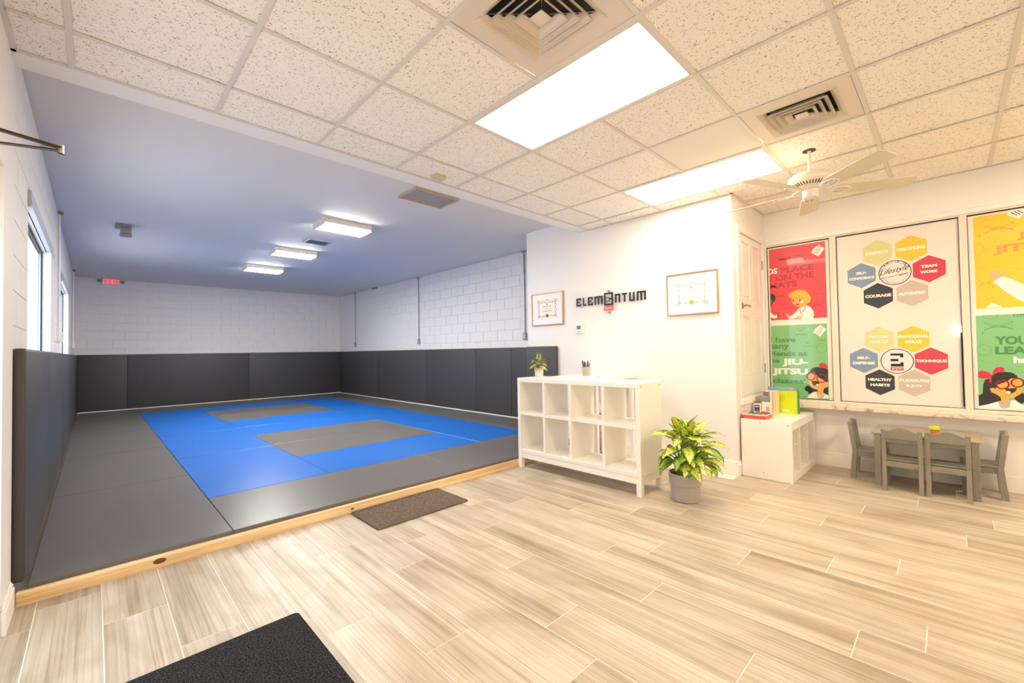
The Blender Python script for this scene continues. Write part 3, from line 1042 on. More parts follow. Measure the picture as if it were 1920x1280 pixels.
for x0, x1, y0, y1, c, lab in mats:
    t = B(); t.box(x0+0.0015, x1-0.0015, y0+0.0015, y1-0.0015, 0, ZT, 0.003)
    tag(t.obj('floor_mat', GREYMAT if c == 'g' else BLUEMAT), lab, 'mat', 'floor mats of the training area')

PZ0, PZ1 = 0.105, 1.315
def pad(x0, x1, y0, y1, lab, bev=0.016):
    t = B(); t.box(x0, x1, y0, y1, PZ0, PZ1, bev, 3)
    tag(t.obj('wall_pad', PAD, smooth=True), lab, 'wall pad', 'charcoal wall pads')


g_ = 0.002
for k, (a, c) in enumerate(((-0.255, 0.531), (0.531, 2.892), (2.892, 5.258))):
    pad(a+g_, c-g_, YB-0.05, YB-0.001, 'charcoal pad on the back wall, ' + ('narrow one at the left corner', 'middle one', 'one meeting the right wall')[k], 0.008)
for k, (a, c) in enumerate(((4.335, 5.418), (5.418, 6.394), (6.394, 8.15), (8.15, 10.464), (10.464, 12.795))):
    pad(XR-0.048, XR-0.001, a+g_, c-g_, 'charcoal pad on the right wall, %s from the white partition' % ORD[k], 0.008)
for k, (a, c) in enumerate(((3.385, 4.99), (4.99, 6.93), (6.93, 8.87), (8.87, 10.81), (10.81, 12.795))):
    pad(XL-0.009, XL+0.046, a+g_, c-g_, 'charcoal pad on the left wall below the windows, %s from the timber curb' % ORD[k])
pad(XP-0.05, XP-0.001, 3.74, 4.30, 'charcoal pad on the white partition behind the small potted plant')


def conduit(x, y, sx, m_, lab, z1=ZM, boxm=STEEL):
    """a riser from the ceiling down to a surface outlet box on the wall at x"""
    e = thing('electrical_conduit', lab, 'conduit', (x, y, 1.45), 'wall conduits of the mat room')
    t = B(); t.cyl((x+sx*0.014, y, 1.55), (x+sx*0.014, y, z1), 0.012, seg=10); t.obj('pipe', m_, e, smooth=True)
    t = B(); t.box(min(x, x+sx*0.045), max(x, x+sx*0.045), y-0.038, y+0.038, 1.445, 1.562, 0.004); bx_ = t.obj('outlet_box', boxm, e)
    t = B(); xx = x+sx*0.046
    t.box(min(xx, xx+sx*0.003), max(xx, xx+sx*0.003), y-0.02, y+0.02, 1.465, 1.542, 0.001); t.obj('receptacle', mat('receptacle', 'c9c9ca', 0.4), bx_)
    for z in (2.62, 1.95):
        t = B(); t.box(min(x, x+sx*0.02), max(x, x+sx*0.02), y-0.02, y+0.02, z-0.008, z+0.008, 0.002); t.obj('strap', m_, e)
    t = B(); t.blob((x+sx*0.02, y, z1-0.012), 0.03, 0.05, 0.02); t.obj('foam_seal', mat('foam', 'a58f6d', 0.9, bump=1, bscale=80), e)


conduit(XR, 11.76, -1, STEEL, 'grey conduit with outlet box on the right wall, nearest the far corner')
conduit(XR, 8.445, -1, STEEL, 'grey conduit with outlet box midway along the right wall')
conduit(XR, 5.09, -1, STEEL, 'grey conduit with outlet box beside the edge of the white partition')
conduit(XL-0.01, 7.25, 1, TRIMW, 'white conduit with box on the left wall between the two windows', boxm=TRIMW)
conduit(XL-0.01, 11.9, 1, TRIMW, 'white conduit with box on the left wall beyond the far window', boxm=TRIMW)
t = B(); t.blob((XR-0.03, 10.55, ZM-0.012), 0.05, 0.16, 0.022)
tag(t.obj('foam_patch', mat('foam', 'a58f6d')), 'tan foam patch at the top of the right wall between two conduits', 'foam')

# ================================================================== DOOR CLOSER, DOORMATS
e = thing('door_closer', 'dark bronze door closer arms reaching in from the left edge', 'door closer', (-0.36, 2.45, 2.1))
BRZ = mat('dark_bronze', '4a3c2a', 0.35, metal=0.7)
tip = Vector((-0.098, 2.495, 2.10))
t = B(); t.bar(Vector((-0.39, 2.395, 2.112)), tip+Vector((0, 0, 0.012)), 0.022, 0.009, bev=0.002); t.obj('main_arm', BRZ, e)
t = B(); t.bar(Vector((-0.39, 2.60, 2.10)), tip, 0.016, 0.008, bev=0.002); t.obj('forearm', BRZ, e)
t = B(); t.cyl(tip+Vector((0.0, 0, -0.012)), tip+Vector((0, 0, 0.022)), 0.011, seg=14); t.obj('elbow_pin', CHROME, e)
t = B(); t.box(-0.425, -0.37, 2.25, 2.47, 2.085, 2.135, 0.006); t.obj('closer_body', BRZ, e)
t = B(); t.box(-0.40, -0.375, 2.57, 2.63, 2.085, 2.12, 0.003); t.obj('frame_shoe', BRZ, e)


def rounded(x0, x1, y0, y1, r, z):
    o = []
    for cx, cy, a0 in ((x1-r, y1-r, 0), (x0+r, y1-r, 90), (x0+r, y0+r, 180), (x1-r, y0+r, 270)):
        for i in range(6):
            a = math.radians(a0+18*i)
            o.append((cx+r*math.cos(a), cy+r*math.sin(a), z))
    return o


t = B(); t.poly(rounded(1.447, 2.262, 2.873, 3.335, 0.02, 0.0), 0.012, (0, 0, 1))
tag(t.obj('doormat', BROWNMAT), 'brown rectangular doormat lying against the timber curb', 'doormat')
t = B(); t.poly(rounded(-0.20, 0.712, 1.32, 2.248, 0.02, 0.0), 0.013, (0, 0, 1))
tag(t.obj('doormat', BLACKMAT), 'black doormat with rounded corner at the bottom edge of the picture', 'doormat')

# ================================================================== WALL ITEMS ON THE PARTITION (face at x = XP, seen from -x; u runs towards -y)
def cert(y0, y1, z0, z1, lab, ink, sealc, borderc, pale):
    e = thing('framed_certificate', lab, 'certificate', (XP-0.012, (y0+y1)/2, z0), 'framed certificates on the partition')
    bw, d = 0.014, 0.026
    for q in ((y0, y1, z1-bw, z1), (y0, y1, z0, z0+bw), (y0, y0+bw, z0+bw, z1-bw), (y1-bw, y1, z0+bw, z1-bw)):
        t = B(); t.box(XP-d, XP, *q, 0.002); t.obj('frame_rail', ROSE, e)
    t = B(); t.box(XP-0.014, XP-0.001, y0+bw, y1-bw, z0+bw, z1-bw); t.obj('mount', mat('mount_board', 'f7f1ee', 0.35, coat=0.3), e)
    W, H = y1-y0, z1-z0
    py0, py1, pz0, pz1 = y0+0.165*W, y1-0.165*W, z0+0.175*H, z1-0.165*H
    t = B(); t.box(XP-0.0150, XP-0.0138, py0, py1, pz0, pz1); pp = t.obj('certificate_paper', PAPER, e)
    X = XP-0.0154
    t = B()
    by0, by1, bz0, bz1 = py0+0.045, py1-0.045, pz0+0.05, pz1-0.06
    lw = 0.0042
    for q in ((by0, by1, bz1-lw, bz1), (by0, by1, bz0, bz0+lw), (by0, by0+lw, bz0, bz1), (by1-lw, by1, bz0, bz1)):
        t.box(X, X+0.0004, *q)
    t.obj('border_line', ink, pp)
    t = B()
    def curl(cy, cz, r, a0, a1, wd):
        n_ = 9
        pts = [(cy+r*math.cos(a0+(a1-a0)*i/n_), cz+r*math.sin(a0+(a1-a0)*i/n_)) for i in range(n_+1)]
        for (ya, za), (yb, zb) in zip(pts, pts[1:]):
            t.bar((X+0.0002, ya, za), (X+0.0002, yb, zb), 0.0004, wd, up=(1, 0, 0)) if False else t.bar((X+0.0002, ya, za), (X+0.0002, yb, zb), wd, 0.0004, up=(1, 0, 0))
    om = 0.022
    n_ = 9
    for i in range(n_):
        f_ = (i+0.5)/n_
        yy = by0+(by1-by0)*f_
        if abs(f_-0.5) > 0.12:
            curl(yy, bz1+0.016, 0.011, PI*(i % 2), PI*(i % 2)+PI, 0.004)
            curl(yy, bz0-0.016, 0.011, PI*(i % 2), PI*(i % 2)+PI, 0.004)
    for i in range(6):
        zz = bz0+(bz1-bz0)*(i+0.5)/6
        curl(by0-0.014, zz, 0.011, PI/2*(1+2*(i % 2)), PI/2*(3+2*(i % 2)), 0.004)
        curl(by1+0.014, zz, 0.011, PI/2*(1+2*(i % 2)), PI/2*(3+2*(i % 2)), 0.004)
    for cy in (by0-0.013, by1+0.013):
        for cz in (bz0-0.014, bz1+0.014):
            curl(cy, cz, 0.016, 0, 2*PI, 0.006)
    mid = (by0+by1)/2
    for s in (-1, 1):
        t.bar((X+0.0002, mid, bz1+0.038), (X+0.0002, mid+s*0.045, bz1+0.012), 0.006, 0.0004, up=(1, 0, 0))
    t.obj('scroll_border', borderc, pp)
    t = B()
    cy = (by0+by1)/2
    for wd, z, h, s in ((0.165, bz1-0.062, 0.014, 'CERTIFICATE'), (0.145, bz1-0.085, 0.009, 'of achievement in the art'), (0.115, bz1-0.112, 0.009, 'awarded to student'), (0.19, bz1-0.127, 0.004, '____________________')):
        put_text(t, s, lambda u, v, wd=wd, z=z, h=h: (X, cy+wd/2-wd*u, z+h*v), 0.01)
    t.poly([(X, cy+0.008, bz1-0.022), (X, cy-0.008, bz1-0.022), (X, cy-0.008, bz1-0.036), (X, cy+0.008, bz1-0.036)])
    t.obj('lettering', pale, pp)
    t = B()
    t.poly([(X-0.0006, cy+(0.027 if i % 2 else 0.024)*math.cos(PI*i/16), bz0+0.003+(0.027 if i % 2 else 0.024)*math.sin(PI*i/16)) for i in range(32)], 0.001, (1, 0, 0))
    t.obj('seal', sealc, pp)


LILAC = mat('lilac_ink', '6f6a80', 0.6)
cert(3.629, 4.205, 1.608, 2.062, 'framed certificate with a red seal, nearest the mat room', INK, mat('red_seal', 'b3342f', 0.5), LILAC, mat('dark_ink', '3b3638', 0.6))
cert(1.628, 2.172, 1.612, 2.060, 'framed certificate with a gold seal, nearest the wall corner', mat('soft_ink', '453b30', 0.6), mat('gold_seal', 'd8a52c', 0.45), mat('tan_ink', '8d8168', 0.6), mat('gold_ink', 'a9782c', 0.6))

# the acrylic wall sign
sg = thing('wall_sign', 'clear acrylic wall sign with black block letters between the certificates', 'sign', (XP-0.02, 2.93, 1.66))
t = B(); t.box(XP-0.020, XP-0.016, 2.39, 3.47, 1.665, 2.01, 0.001); t.obj('acrylic_panel', ACRYL, sg)
t = B()
SX0, SX1 = XP-0.026, XP-0.0205
ZB, ZTp = 1.820, 1.926
def strokes(name, ya, yb, segs, zb=ZB, zt=ZTp, m_=BLACK, parent=None):
    """segs in a unit box: u to the right (towards -y), v up"""
    b_ = B()
    for u0, u1, v0, v1 in segs:
        b_.box(SX0, SX1, ya-(ya-yb)*u1, ya-(ya-yb)*u0, zb+(zt-zb)*v0, zb+(zt-zb)*v1)
    return b_.obj(name, m_, parent or sg)
Eg = [(0, .3, 0, 1), (.3, 1, .8, 1), (.3, 1, 0, .2), (.3, .72, .42, .6), (.8, 1, .66, .8), (.8, 1, .2, .34)]
Lg = [(0, .42, 0, 1), (.42, 1, 0, .2)]
Mg = [(0, .19, 0, 1), (.405, .595, 0, .8), (.81, 1, 0, 1), (.19, .81, .8, 1)]
Ng = [(0, .3, 0, 1), (.7, 1, 0, 1), (.3, .7, .8, 1)]
Tg = [(0, 1, .8, 1), (.36, .66, 0, .8)]
Ug = [(0, .3, 0, 1), (.7, 1, 0, 1), (.3, .7, 0, .2)]
for ya, yb, g in ((3.401, 3.326, Eg), (3.298, 3.252, Lg), (3.221, 3.146, Eg), (3.119, 3.001, Mg), (2.823, 2.751, Ng), (2.727, 2.659, Tg), (2.631, 2.561, Ug), (2.533, 2.418, Mg)):
    strokes('letter', ya, yb, g)
strokes('emblem_letter', 2.978, 2.851, [(0, .17, 0, 1), (.17, 1, .86, 1), (.83, 1, .56, .86), (.17, 1, 0, .14), (.83, 1, .14, .44),
        (.55, .83, .44, .52), (.17, .6, .58, .64), (.6, .83, .50, .58), (.17, .5, .30, .36), (.45, .62, .36, .42), (.78, 1, .44, .56)], 1.797, 1.953)
t = B(); t.box(SX0, SX1, 2.852, 2.981, 1.735, 1.787); tg = t.obj('tagline_plate', mat('tagline_red', 'e8523f', 0.4), sg)
t = B(); put_text(t, 'JIU-JITSU', lambda u, v: (SX0-0.0008, 2.966-0.10*u, 1.748+0.026*v), 0.02)
t.obj('lettering', PAPER, tg)
for z in (1.974, 1.709):
    t = B(); t.cyl((XP, 2.915, z), (XP-0.032, 2.915, z), 0.010, seg=16); t.obj('standoff_bolt', NICKEL, sg)

e = thing('thermostat', 'small white thermostat with a grey screen below the wall sign', 'thermostat', (XP-0.012, 3.366, 1.472))
t = B(); t.box(XP-0.026, XP, 3.306, 3.428, 1.472, 1.586, 0.006); t.obj('body', TRIMW, e)
t = B(); t.box(XP-0.028, XP-0.0255, 3.340, 3.402, 1.524, 1.571, 0.001); t.obj('screen', mat('lcd_grey', '777470', 0.3), e)
t = B(); t.box(XP-0.0275, XP-0.0255, 3.352, 3.386, 1.489, 1.495); t.obj('button_mark', INK, e)

# flat print of the window posters: (colour, outline as (y, z) on the glass)
PRINT = {
 'red': [
  ('white',[(1.03,2.267),(1.012,2.309),(.961,2.345),(.913,2.295),(.934,2.262),(.966,2.218)]),
  ('ink',[(1.007,2.269),(.972,2.242),(.972,2.247),(1.005,2.274)]),
  ('ink',[(.998,2.285),(.963,2.258),(.962,2.263),(.997,2.29)]),
  ('ink',[(.99,2.301),(.953,2.274),(.952,2.279),(.988,2.306)]),
  ('ink',[(.981,2.317),(.943,2.29),(.943,2.294),(.98,2.322)]),
  ('ink',[(.973,2.333),(.934,2.305),(.933,2.31),(.971,2.338)]),
  ('hair',[(1.258,1.827),(1.225,1.857),(1.196,1.871),(1.161,1.882),(1.126,1.875),(1.092,1.859),(1.062,1.823),(1.047,1.781),(1.054,1.741),(1.075,1.722),(1.102,1.721),(1.143,1.774),(1.212,1.797),(1.241,1.804)]),
  ('skin',[(1.223,1.803),(1.177,1.815),(1.141,1.823),(1.107,1.787),(1.084,1.752),(1.086,1.703),(1.117,1.669),(1.152,1.692),(1.186,1.703),(1.214,1.731),(1.222,1.765)]),
  ('white',[(1.261,1.597),(1.239,1.595),(1.195,1.629),(1.152,1.684),(1.117,1.689),(1.082,1.703),(1.049,1.679),(1.026,1.633),(1.023,1.592),(1.032,1.557),(1.141,1.56),(1.176,1.574),(1.24,1.564),(1.261,1.576)]),
  ('grey',[(1.158,1.68),(1.138,1.671),(1.139,1.625),(1.113,1.59),(1.12,1.587),(1.15,1.622)]),
  ('grey',[(1.096,1.7),(1.086,1.691),(1.122,1.624),(1.136,1.633)]),
  ('skin',[(1.285,1.628),(1.263,1.626),(1.257,1.609),(1.261,1.592),(1.282,1.602)]),
  ('skin',[(1.184,1.587),(1.154,1.597),(1.13,1.583),(1.134,1.561),(1.179,1.566)]),
  ('ink',[(1.187,1.724),(1.154,1.726),(1.157,1.716),(1.185,1.715)]),
  ('ink',[(1.216,1.774),(1.209,1.782),(1.203,1.773),(1.203,1.765),(1.21,1.759),(1.216,1.766)]),
  ('ink',[(1.153,1.768),(1.147,1.776),(1.141,1.767),(1.141,1.759),(1.147,1.753),(1.153,1.76)]),
  ('white',[(1.142,1.749),(1.129,1.761),(1.115,1.751),(1.116,1.734),(1.13,1.73),(1.139,1.737)]),
  ('ink',[(1.432,1.862),(1.402,1.859),(1.383,1.832),(1.387,1.781),(1.404,1.761),(1.415,1.792),(1.432,1.811)]),
  ('brown',[(1.433,1.811),(1.415,1.796),(1.408,1.765),(1.424,1.724),(1.434,1.712)]),
  ('white',[(1.436,1.656),(1.411,1.624),(1.382,1.609),(1.37,1.63),(1.367,1.591),(1.401,1.576),(1.437,1.6)]),
  ('brown',[(1.37,1.625),(1.355,1.637),(1.348,1.611),(1.36,1.595),(1.371,1.6)]),
 ],
 'green': [
  ('white',[(1.034,1.405),(1.013,1.446),(.968,1.483),(.915,1.437),(.939,1.408),(.972,1.358)]),
  ('red',[(1.012,1.4),(.982,1.38),(.98,1.383),(1.011,1.404)]),
  ('red',[(1.004,1.413),(.973,1.393),(.972,1.397),(1.003,1.417)]),
  ('red',[(.995,1.427),(.965,1.406),(.963,1.41),(.994,1.43)]),
  ('red',[(.987,1.44),(.956,1.42),(.955,1.423),(.986,1.444)]),
  ('red',[(.978,1.453),(.948,1.433),(.947,1.436),(.977,1.457)]),
  ('red',[(.97,1.466),(.94,1.446),(.938,1.45),(.969,1.47)]),
  ('ink',[(1.076,.973),(1.068,1.004),(1.042,1.027),(1.004,1.034),(.961,1.028),(.915,1.007),(.919,.88),(.947,.864),(.971,.87),(1.007,.929),(1.037,.974)]),
  ('red',[(.99,1.039),(.99,1.066),(.972,1.079),(.941,1.075),(.92,1.055),(.917,1.007),(.955,1.027),(.979,1.027)]),
  ('skin',[(1.097,.903),(1.076,.958),(1.044,.978),(1.007,.929),(.952,.893),(.919,.865),(.918,.831),(.954,.818),(.967,.773),(.965,.735),(.991,.715),(1.008,.747),(1.011,.789),(1.048,.806),(1.079,.835)]),
  ('ink',[(1.064,.88),(1.033,.887),(.999,.877),(.99,.866),(1.016,.834),(1.041,.833),(1.056,.851)]),
  ('white',[(1.028,.841),(1.015,.853),(1.001,.85),(1.009,.831)]),
  ('ink',[(1.129,.798),(1.112,.826),(1.086,.831),(1.061,.805),(1.011,.789),(1.011,.77),(1.049,.768),(1.082,.743),(1.094,.746),(1.1,.769),(1.119,.772)]),
  ('ink',[(.954,.803),(.918,.828),(.919,.738),(.949,.751),(.961,.773)]),
  ('white',[(1.105,.699),(1.088,.735),(1.049,.764),(1.017,.77),(.987,.715),(.962,.758),(.919,.738),(.919,.704),(1.013,.698),(1.102,.697)]),
  ('grey',[(1.024,.762),(1.008,.759),(.991,.715),(.962,.75),(.945,.748),(.956,.717),(.975,.701),(1.01,.702)]),
 ],
 'yellow': [
  ('white',[(-.358,2.349),(-.379,2.387),(-.415,2.39),(-.454,2.38),(-.453,2.342),(-.425,2.298)]),
  ('ink',[(-.381,2.361),(-.414,2.328),(-.417,2.333),(-.384,2.366)]),
  ('ink',[(-.399,2.366),(-.432,2.333),(-.435,2.338),(-.402,2.371)]),
  ('ink',[(-.417,2.37),(-.449,2.338),(-.452,2.343),(-.419,2.376)]),
  ('white',[(-.268,1.788),(-.292,1.811),(-.326,1.828),(-.369,1.801),(-.437,1.746),(-.559,1.649),(-.556,1.507),(-.433,1.601),(-.395,1.631),(-.331,1.704)]),
  ('pink',[(-.251,1.84),(-.257,1.871),(-.273,1.888),(-.283,1.867),(-.292,1.894),(-.299,1.857),(-.319,1.854),(-.335,1.879),(-.338,1.863),(-.319,1.831),(-.29,1.807),(-.266,1.814)]),
  ('white',[(-.22,1.566),(-.25,1.61),(-.312,1.573),(-.299,1.566)]),
 ],
 'green2': [
  ('ink',[(-.156,.803),(-.182,.823),(-.186,.9),(-.2,.946),(-.224,.954),(-.237,.977),(-.267,1.005),(-.307,1.015),(-.351,1.01),(-.379,.985),(-.387,.96),(-.354,.952),(-.285,.912),(-.259,.873),(-.283,.83),(-.286,.77),(-.246,.741),(-.156,.711)]),
  ('ink',[(-.38,.835),(-.417,.838),(-.454,.811),(-.416,.765),(-.396,.749),(-.359,.79)]),
  ('red',[(-.158,1.013),(-.187,1.022),(-.217,1.011),(-.241,.985),(-.248,1.023),(-.261,1.049),(-.289,1.057),(-.311,1.047),(-.312,1.024),(-.297,1.011),(-.268,1.007),(-.247,.989),(-.236,.966),(-.235,.917),(-.225,.924),(-.221,.958),(-.185,.953),(-.159,.96)]),
  ('skin',[(-.224,.868),(-.244,.876),(-.264,.866),(-.261,.896),(-.285,.912),(-.32,.928),(-.345,.959),(-.383,.967),(-.402,.953),(-.407,.881),(-.394,.829),(-.36,.801),(-.326,.792),(-.322,.758),(-.307,.723),(-.293,.756),(-.282,.8),(-.263,.817),(-.233,.838)]),
  ('ink',[(-.308,.872),(-.342,.877),(-.377,.881),(-.371,.857),(-.351,.834),(-.332,.831),(-.318,.85)]),
  ('white',[(-.315,.85),(-.332,.853),(-.344,.841),(-.332,.829),(-.32,.835)]),
  ('white',[(-.156,.711),(-.21,.731),(-.281,.766),(-.307,.72),(-.328,.769),(-.359,.779),(-.396,.745),(-.433,.734),(-.432,.701),(-.155,.677)]),
  ('grey',[(-.266,.76),(-.281,.766),(-.307,.721),(-.325,.769),(-.342,.767),(-.331,.714),(-.299,.701),(-.28,.71)]),
 ],
}
RINGS = {
 'green': [
  ('red',[(1.03,.934),(1.032,.921),(1.038,.91),(1.046,.901),(1.057,.895),(1.068,.893),(1.079,.894),(1.09,.9),(1.098,.908),(1.103,.919),(1.104,.931),(1.102,.944),(1.097,.955),(1.088,.964),(1.078,.97),(1.066,.972),(1.055,.971),(1.044,.965),(1.037,.957),(1.032,.946)]),
  ('red',[(.932,.915),(.935,.902),(.941,.889),(.95,.879),(.961,.873),(.974,.87),(.987,.872),(.998,.877),(1.007,.887),(1.013,.899),(1.014,.912),(1.012,.926),(1.006,.938),(.996,.948),(.985,.955),(.972,.957),(.959,.956),(.948,.95),(.939,.94),(.934,.929)]),
  ('dark',[(.917,1.237),(.919,1.222),(.926,1.209),(.937,1.199),(.95,1.192),(.965,1.19),(.979,1.192),(.992,1.199),(1.003,1.21),(1.009,1.224),(1.011,1.239),(1.008,1.254),(1.001,1.267),(.99,1.278),(.977,1.284),(.962,1.286),(.948,1.283),(.935,1.276),(.925,1.266),(.919,1.252)]),
 ],
 'green2': [
  ('red',[(-.333,.908),(-.331,.896),(-.326,.886),(-.318,.877),(-.308,.872),(-.297,.869),(-.286,.87),(-.276,.875),(-.269,.883),(-.264,.893),(-.262,.905),(-.264,.916),(-.27,.927),(-.278,.936),(-.288,.941),(-.299,.944),(-.31,.942),(-.32,.937),(-.327,.929),(-.332,.919)]),
  ('red',[(-.415,.926),(-.413,.915),(-.408,.905),(-.4,.896),(-.391,.89),(-.38,.888),(-.37,.889),(-.36,.894),(-.353,.902),(-.348,.912),(-.347,.923),(-.349,.935),(-.354,.945),(-.362,.954),(-.371,.959),(-.382,.961),(-.393,.96),(-.402,.955),(-.409,.947),(-.414,.937)]),
  ('dark',[(-.24,1.2),(-.238,1.186),(-.232,1.172),(-.222,1.162),(-.211,1.156),(-.198,1.153),(-.186,1.156),(-.174,1.162),(-.165,1.173),(-.16,1.186),(-.158,1.201),(-.161,1.216),(-.167,1.229),(-.176,1.239),(-.188,1.246),(-.201,1.248),(-.213,1.245),(-.224,1.238),(-.233,1.228),(-.239,1.214)]),
  ('dark',[(-.291,1.51),(-.288,1.496),(-.281,1.484),(-.27,1.475),(-.257,1.47),(-.242,1.468),(-.227,1.471),(-.214,1.479),(-.204,1.49),(-.197,1.503),(-.195,1.517),(-.198,1.531),(-.205,1.543),(-.216,1.553),(-.23,1.558),(-.245,1.559),(-.259,1.556),(-.272,1.548),(-.283,1.537),(-.289,1.524)]),
 ],
 'red': [
  ('dark',[(.909,2.09),(.911,2.076),(.919,2.064),(.93,2.056),(.944,2.051),(.959,2.051),(.974,2.055),(.988,2.064),(.999,2.076),(1.005,2.09),(1.007,2.105),(1.005,2.119),(.997,2.131),(.986,2.14),(.972,2.144),(.956,2.144),(.941,2.139),(.928,2.13),(.917,2.119),(.911,2.105)]),
 ],
 'yellow': [
  ('dark',[(-.223,2.08),(-.22,2.066),(-.214,2.053),(-.205,2.044),(-.194,2.039),(-.181,2.039),(-.169,2.044),(-.157,2.053),(-.148,2.065),(-.143,2.079),(-.141,2.095),(-.144,2.11),(-.15,2.122),(-.159,2.131),(-.171,2.136),(-.184,2.136),(-.196,2.131),(-.207,2.122),(-.216,2.11),(-.221,2.095)]),
  ('dark',[(-.297,2.372),(-.294,2.355),(-.287,2.341),(-.276,2.331),(-.263,2.327),(-.248,2.327),(-.233,2.333),(-.22,2.344),(-.21,2.359),(-.203,2.377),(-.201,2.395),(-.204,2.411),(-.211,2.425),(-.222,2.435),(-.236,2.44),(-.251,2.439),(-.266,2.432),(-.278,2.421),(-.289,2.406),(-.295,2.389)]),
 ],
}

# ================================================================== WINDOW POSTERS (flat print on the glass at x = XG)
PC = {k: film('print_'+n_, c) for k, n_, c in (('white', 'white', 'f6f1e8'), ('ink', 'ink', '1f1c1d'), ('hair', 'blond', 'f6bb21'), ('skin', 'skin', 'f2a84e'),
      ('grey', 'grey', 'b9b0aa'), ('brown', 'brown', '7a4a30'), ('red', 'red', 'd1233f'), ('pink', 'pink', 'f2b29a'))}


def clip(b, ymax):
    bm = b.bm
    bmesh.ops.bisect_plane(bm, geom=bm.verts[:]+bm.edges[:]+bm.faces[:], plane_co=(0, ymax, 0), plane_no=(0, 1, 0), clear_outer=True)


def line(b, pts, wd, x):
    """a flat stroke of width wd through (y, z) points"""
    for (ya, za), (yb, zb) in zip(pts, pts[1:]):
        L = math.hypot(yb-ya, zb-za)
        if L < 1e-6: continue
        ny, nz = -(zb-za)/L*wd/2, (yb-ya)/L*wd/2
        ey, ez = (yb-ya)/L*wd*0.3, (zb-za)/L*wd*0.3
        b.poly([(x, ya+ny-ey, za+nz-ez), (x, yb+ny+ey, zb+nz+ez), (x, yb-ny+ey, zb-nz+ez), (x, ya-ny-ey, za-nz-ez)])


def arc(cy, cz, ry, rz, a0, a1, n_=22):
    return [(cy+ry*math.cos(a0+(a1-a0)*i/n_), cz+rz*math.sin(a0+(a1-a0)*i/n_)) for i in range(n_+1)]


def belt(b, y0, y1, z, x, wd=0.004):
    m = (y0+y1)/2; W = (y0-y1)/2
    for s in (1, -1):
        for k in (1, -1):
            line(b, [(m+s*0.012, z+0.006*k), (m+s*W*0.95, z+k*0.030+0.008), (m+s*W, z+k*0.030-0.004), (m+s*0.015, z-0.008*k)], wd, x)
    line(b, arc(m, z, 0.013, 0.011, 0, 2*PI, 10), wd, x)


def wlogo(b, y0, y1, z1, z0, x, wd):
    W = y0-y1; H = z1-z0
    p = [(0.02, .92), (.14, 1), (.5, .45), (.86, 1), (.98, .92), (.72, .1), (.5, .45), (.28, .1), (.02, .92)]
    line(b, [(y0-W*u, z0+H*v) for u, v in p], wd, x)
    line(b, [(y0-W*u, z0+H*v) for u, v in ((.12, .6), (.36, .02), (.5, .2), (.64, .02), (.88, .6))], wd, x)


def poster(key, label, y0, y1, z0, z1, base, dark, texts, extra, split, ymax=None):
    e = thing('poster', label, 'poster', (XG-0.001, (y0+y1)/2, z0), 'window posters')
    t = B(); t.box(XG-0.0012, XG-0.0002, y1, y0, z0, z1); t.obj('sheet', film('sheet_'+key, base), e)
    n_ = [0]
    def lay():
        n_[0] += 1
        return XG-0.0014-0.00012*n_[0]
    if extra or RINGS.get(key):
        t = B()
        x = lay()
        for c, pts in RINGS.get(key, []):
            if c == 'dark':
                ins = [(max(min(a, y0-0.002), y1+0.002), max(min(c_, z1-0.002), z0+0.002)) for a, c_ in pts]
                line(t, ins+ins[:1], 0.003, x)
        if extra: extra(t, x)
        if ymax: clip(t, ymax)
        t.obj('pale_drawing', film('dark_'+key, dark), e)
    for c, tx, ys, zt, ye, zb, bold in texts:
        t = B(); x = lay()
        put_text(t, tx, lambda u, v: (x, ys+(ye-ys)*u, zb+(zt-zb)*v), bold)
        if ymax: clip(t, ymax)
        t.obj('lettering', film('text_%s_%s' % (key, c), c), e)
    shapes = PRINT.get(key, [])
    for nm, a, c_ in split:
        t = B(); cols = []
        for c, pts in shapes[a:c_]:
            if c not in cols: cols.append(c)
            t.mi = cols.index(c)
            x = lay()
            t.poly([(x, p, q) for p, q in pts])
        if nm == 'printed_child' and a == split[0][1]*0+split[-1][1]:
            for c, pts in RINGS.get(key, []):
                if c == 'red':
                    if c not in cols: cols.append(c)
                    t.mi = cols.index(c)
                    line(t, pts+pts[:1], 0.010, lay())
        t.obj(nm, [PC[c] for c in cols], e)
    return e


def ex_red(b, x):
    belt(b, 1.39, 1.28, 1.83, x); belt(b, 1.05, 0.94, 1.70, x)
    for a in ((1.02, .93, 1.88, 1.855), (1.34, 1.27, 1.745, 1.72)):
        wlogo(b, *a, x, 0.003)
        put_text(b, 'WINNERS', lambda u, v: (x, a[0]+.015-(a[0]-a[1]+.03)*u, a[3]-.04+.012*v), 0.0)
    put_text(b, 'JIU-JITSU', lambda u, v: (x, 1.16-.11*u, 2.325+.013*v), 0.0)
    line(b, [(.985, 1.955), (.985, 1.975)], .004, x); line(b, [(.975, 1.965), (.995, 1.965)], .004, x)


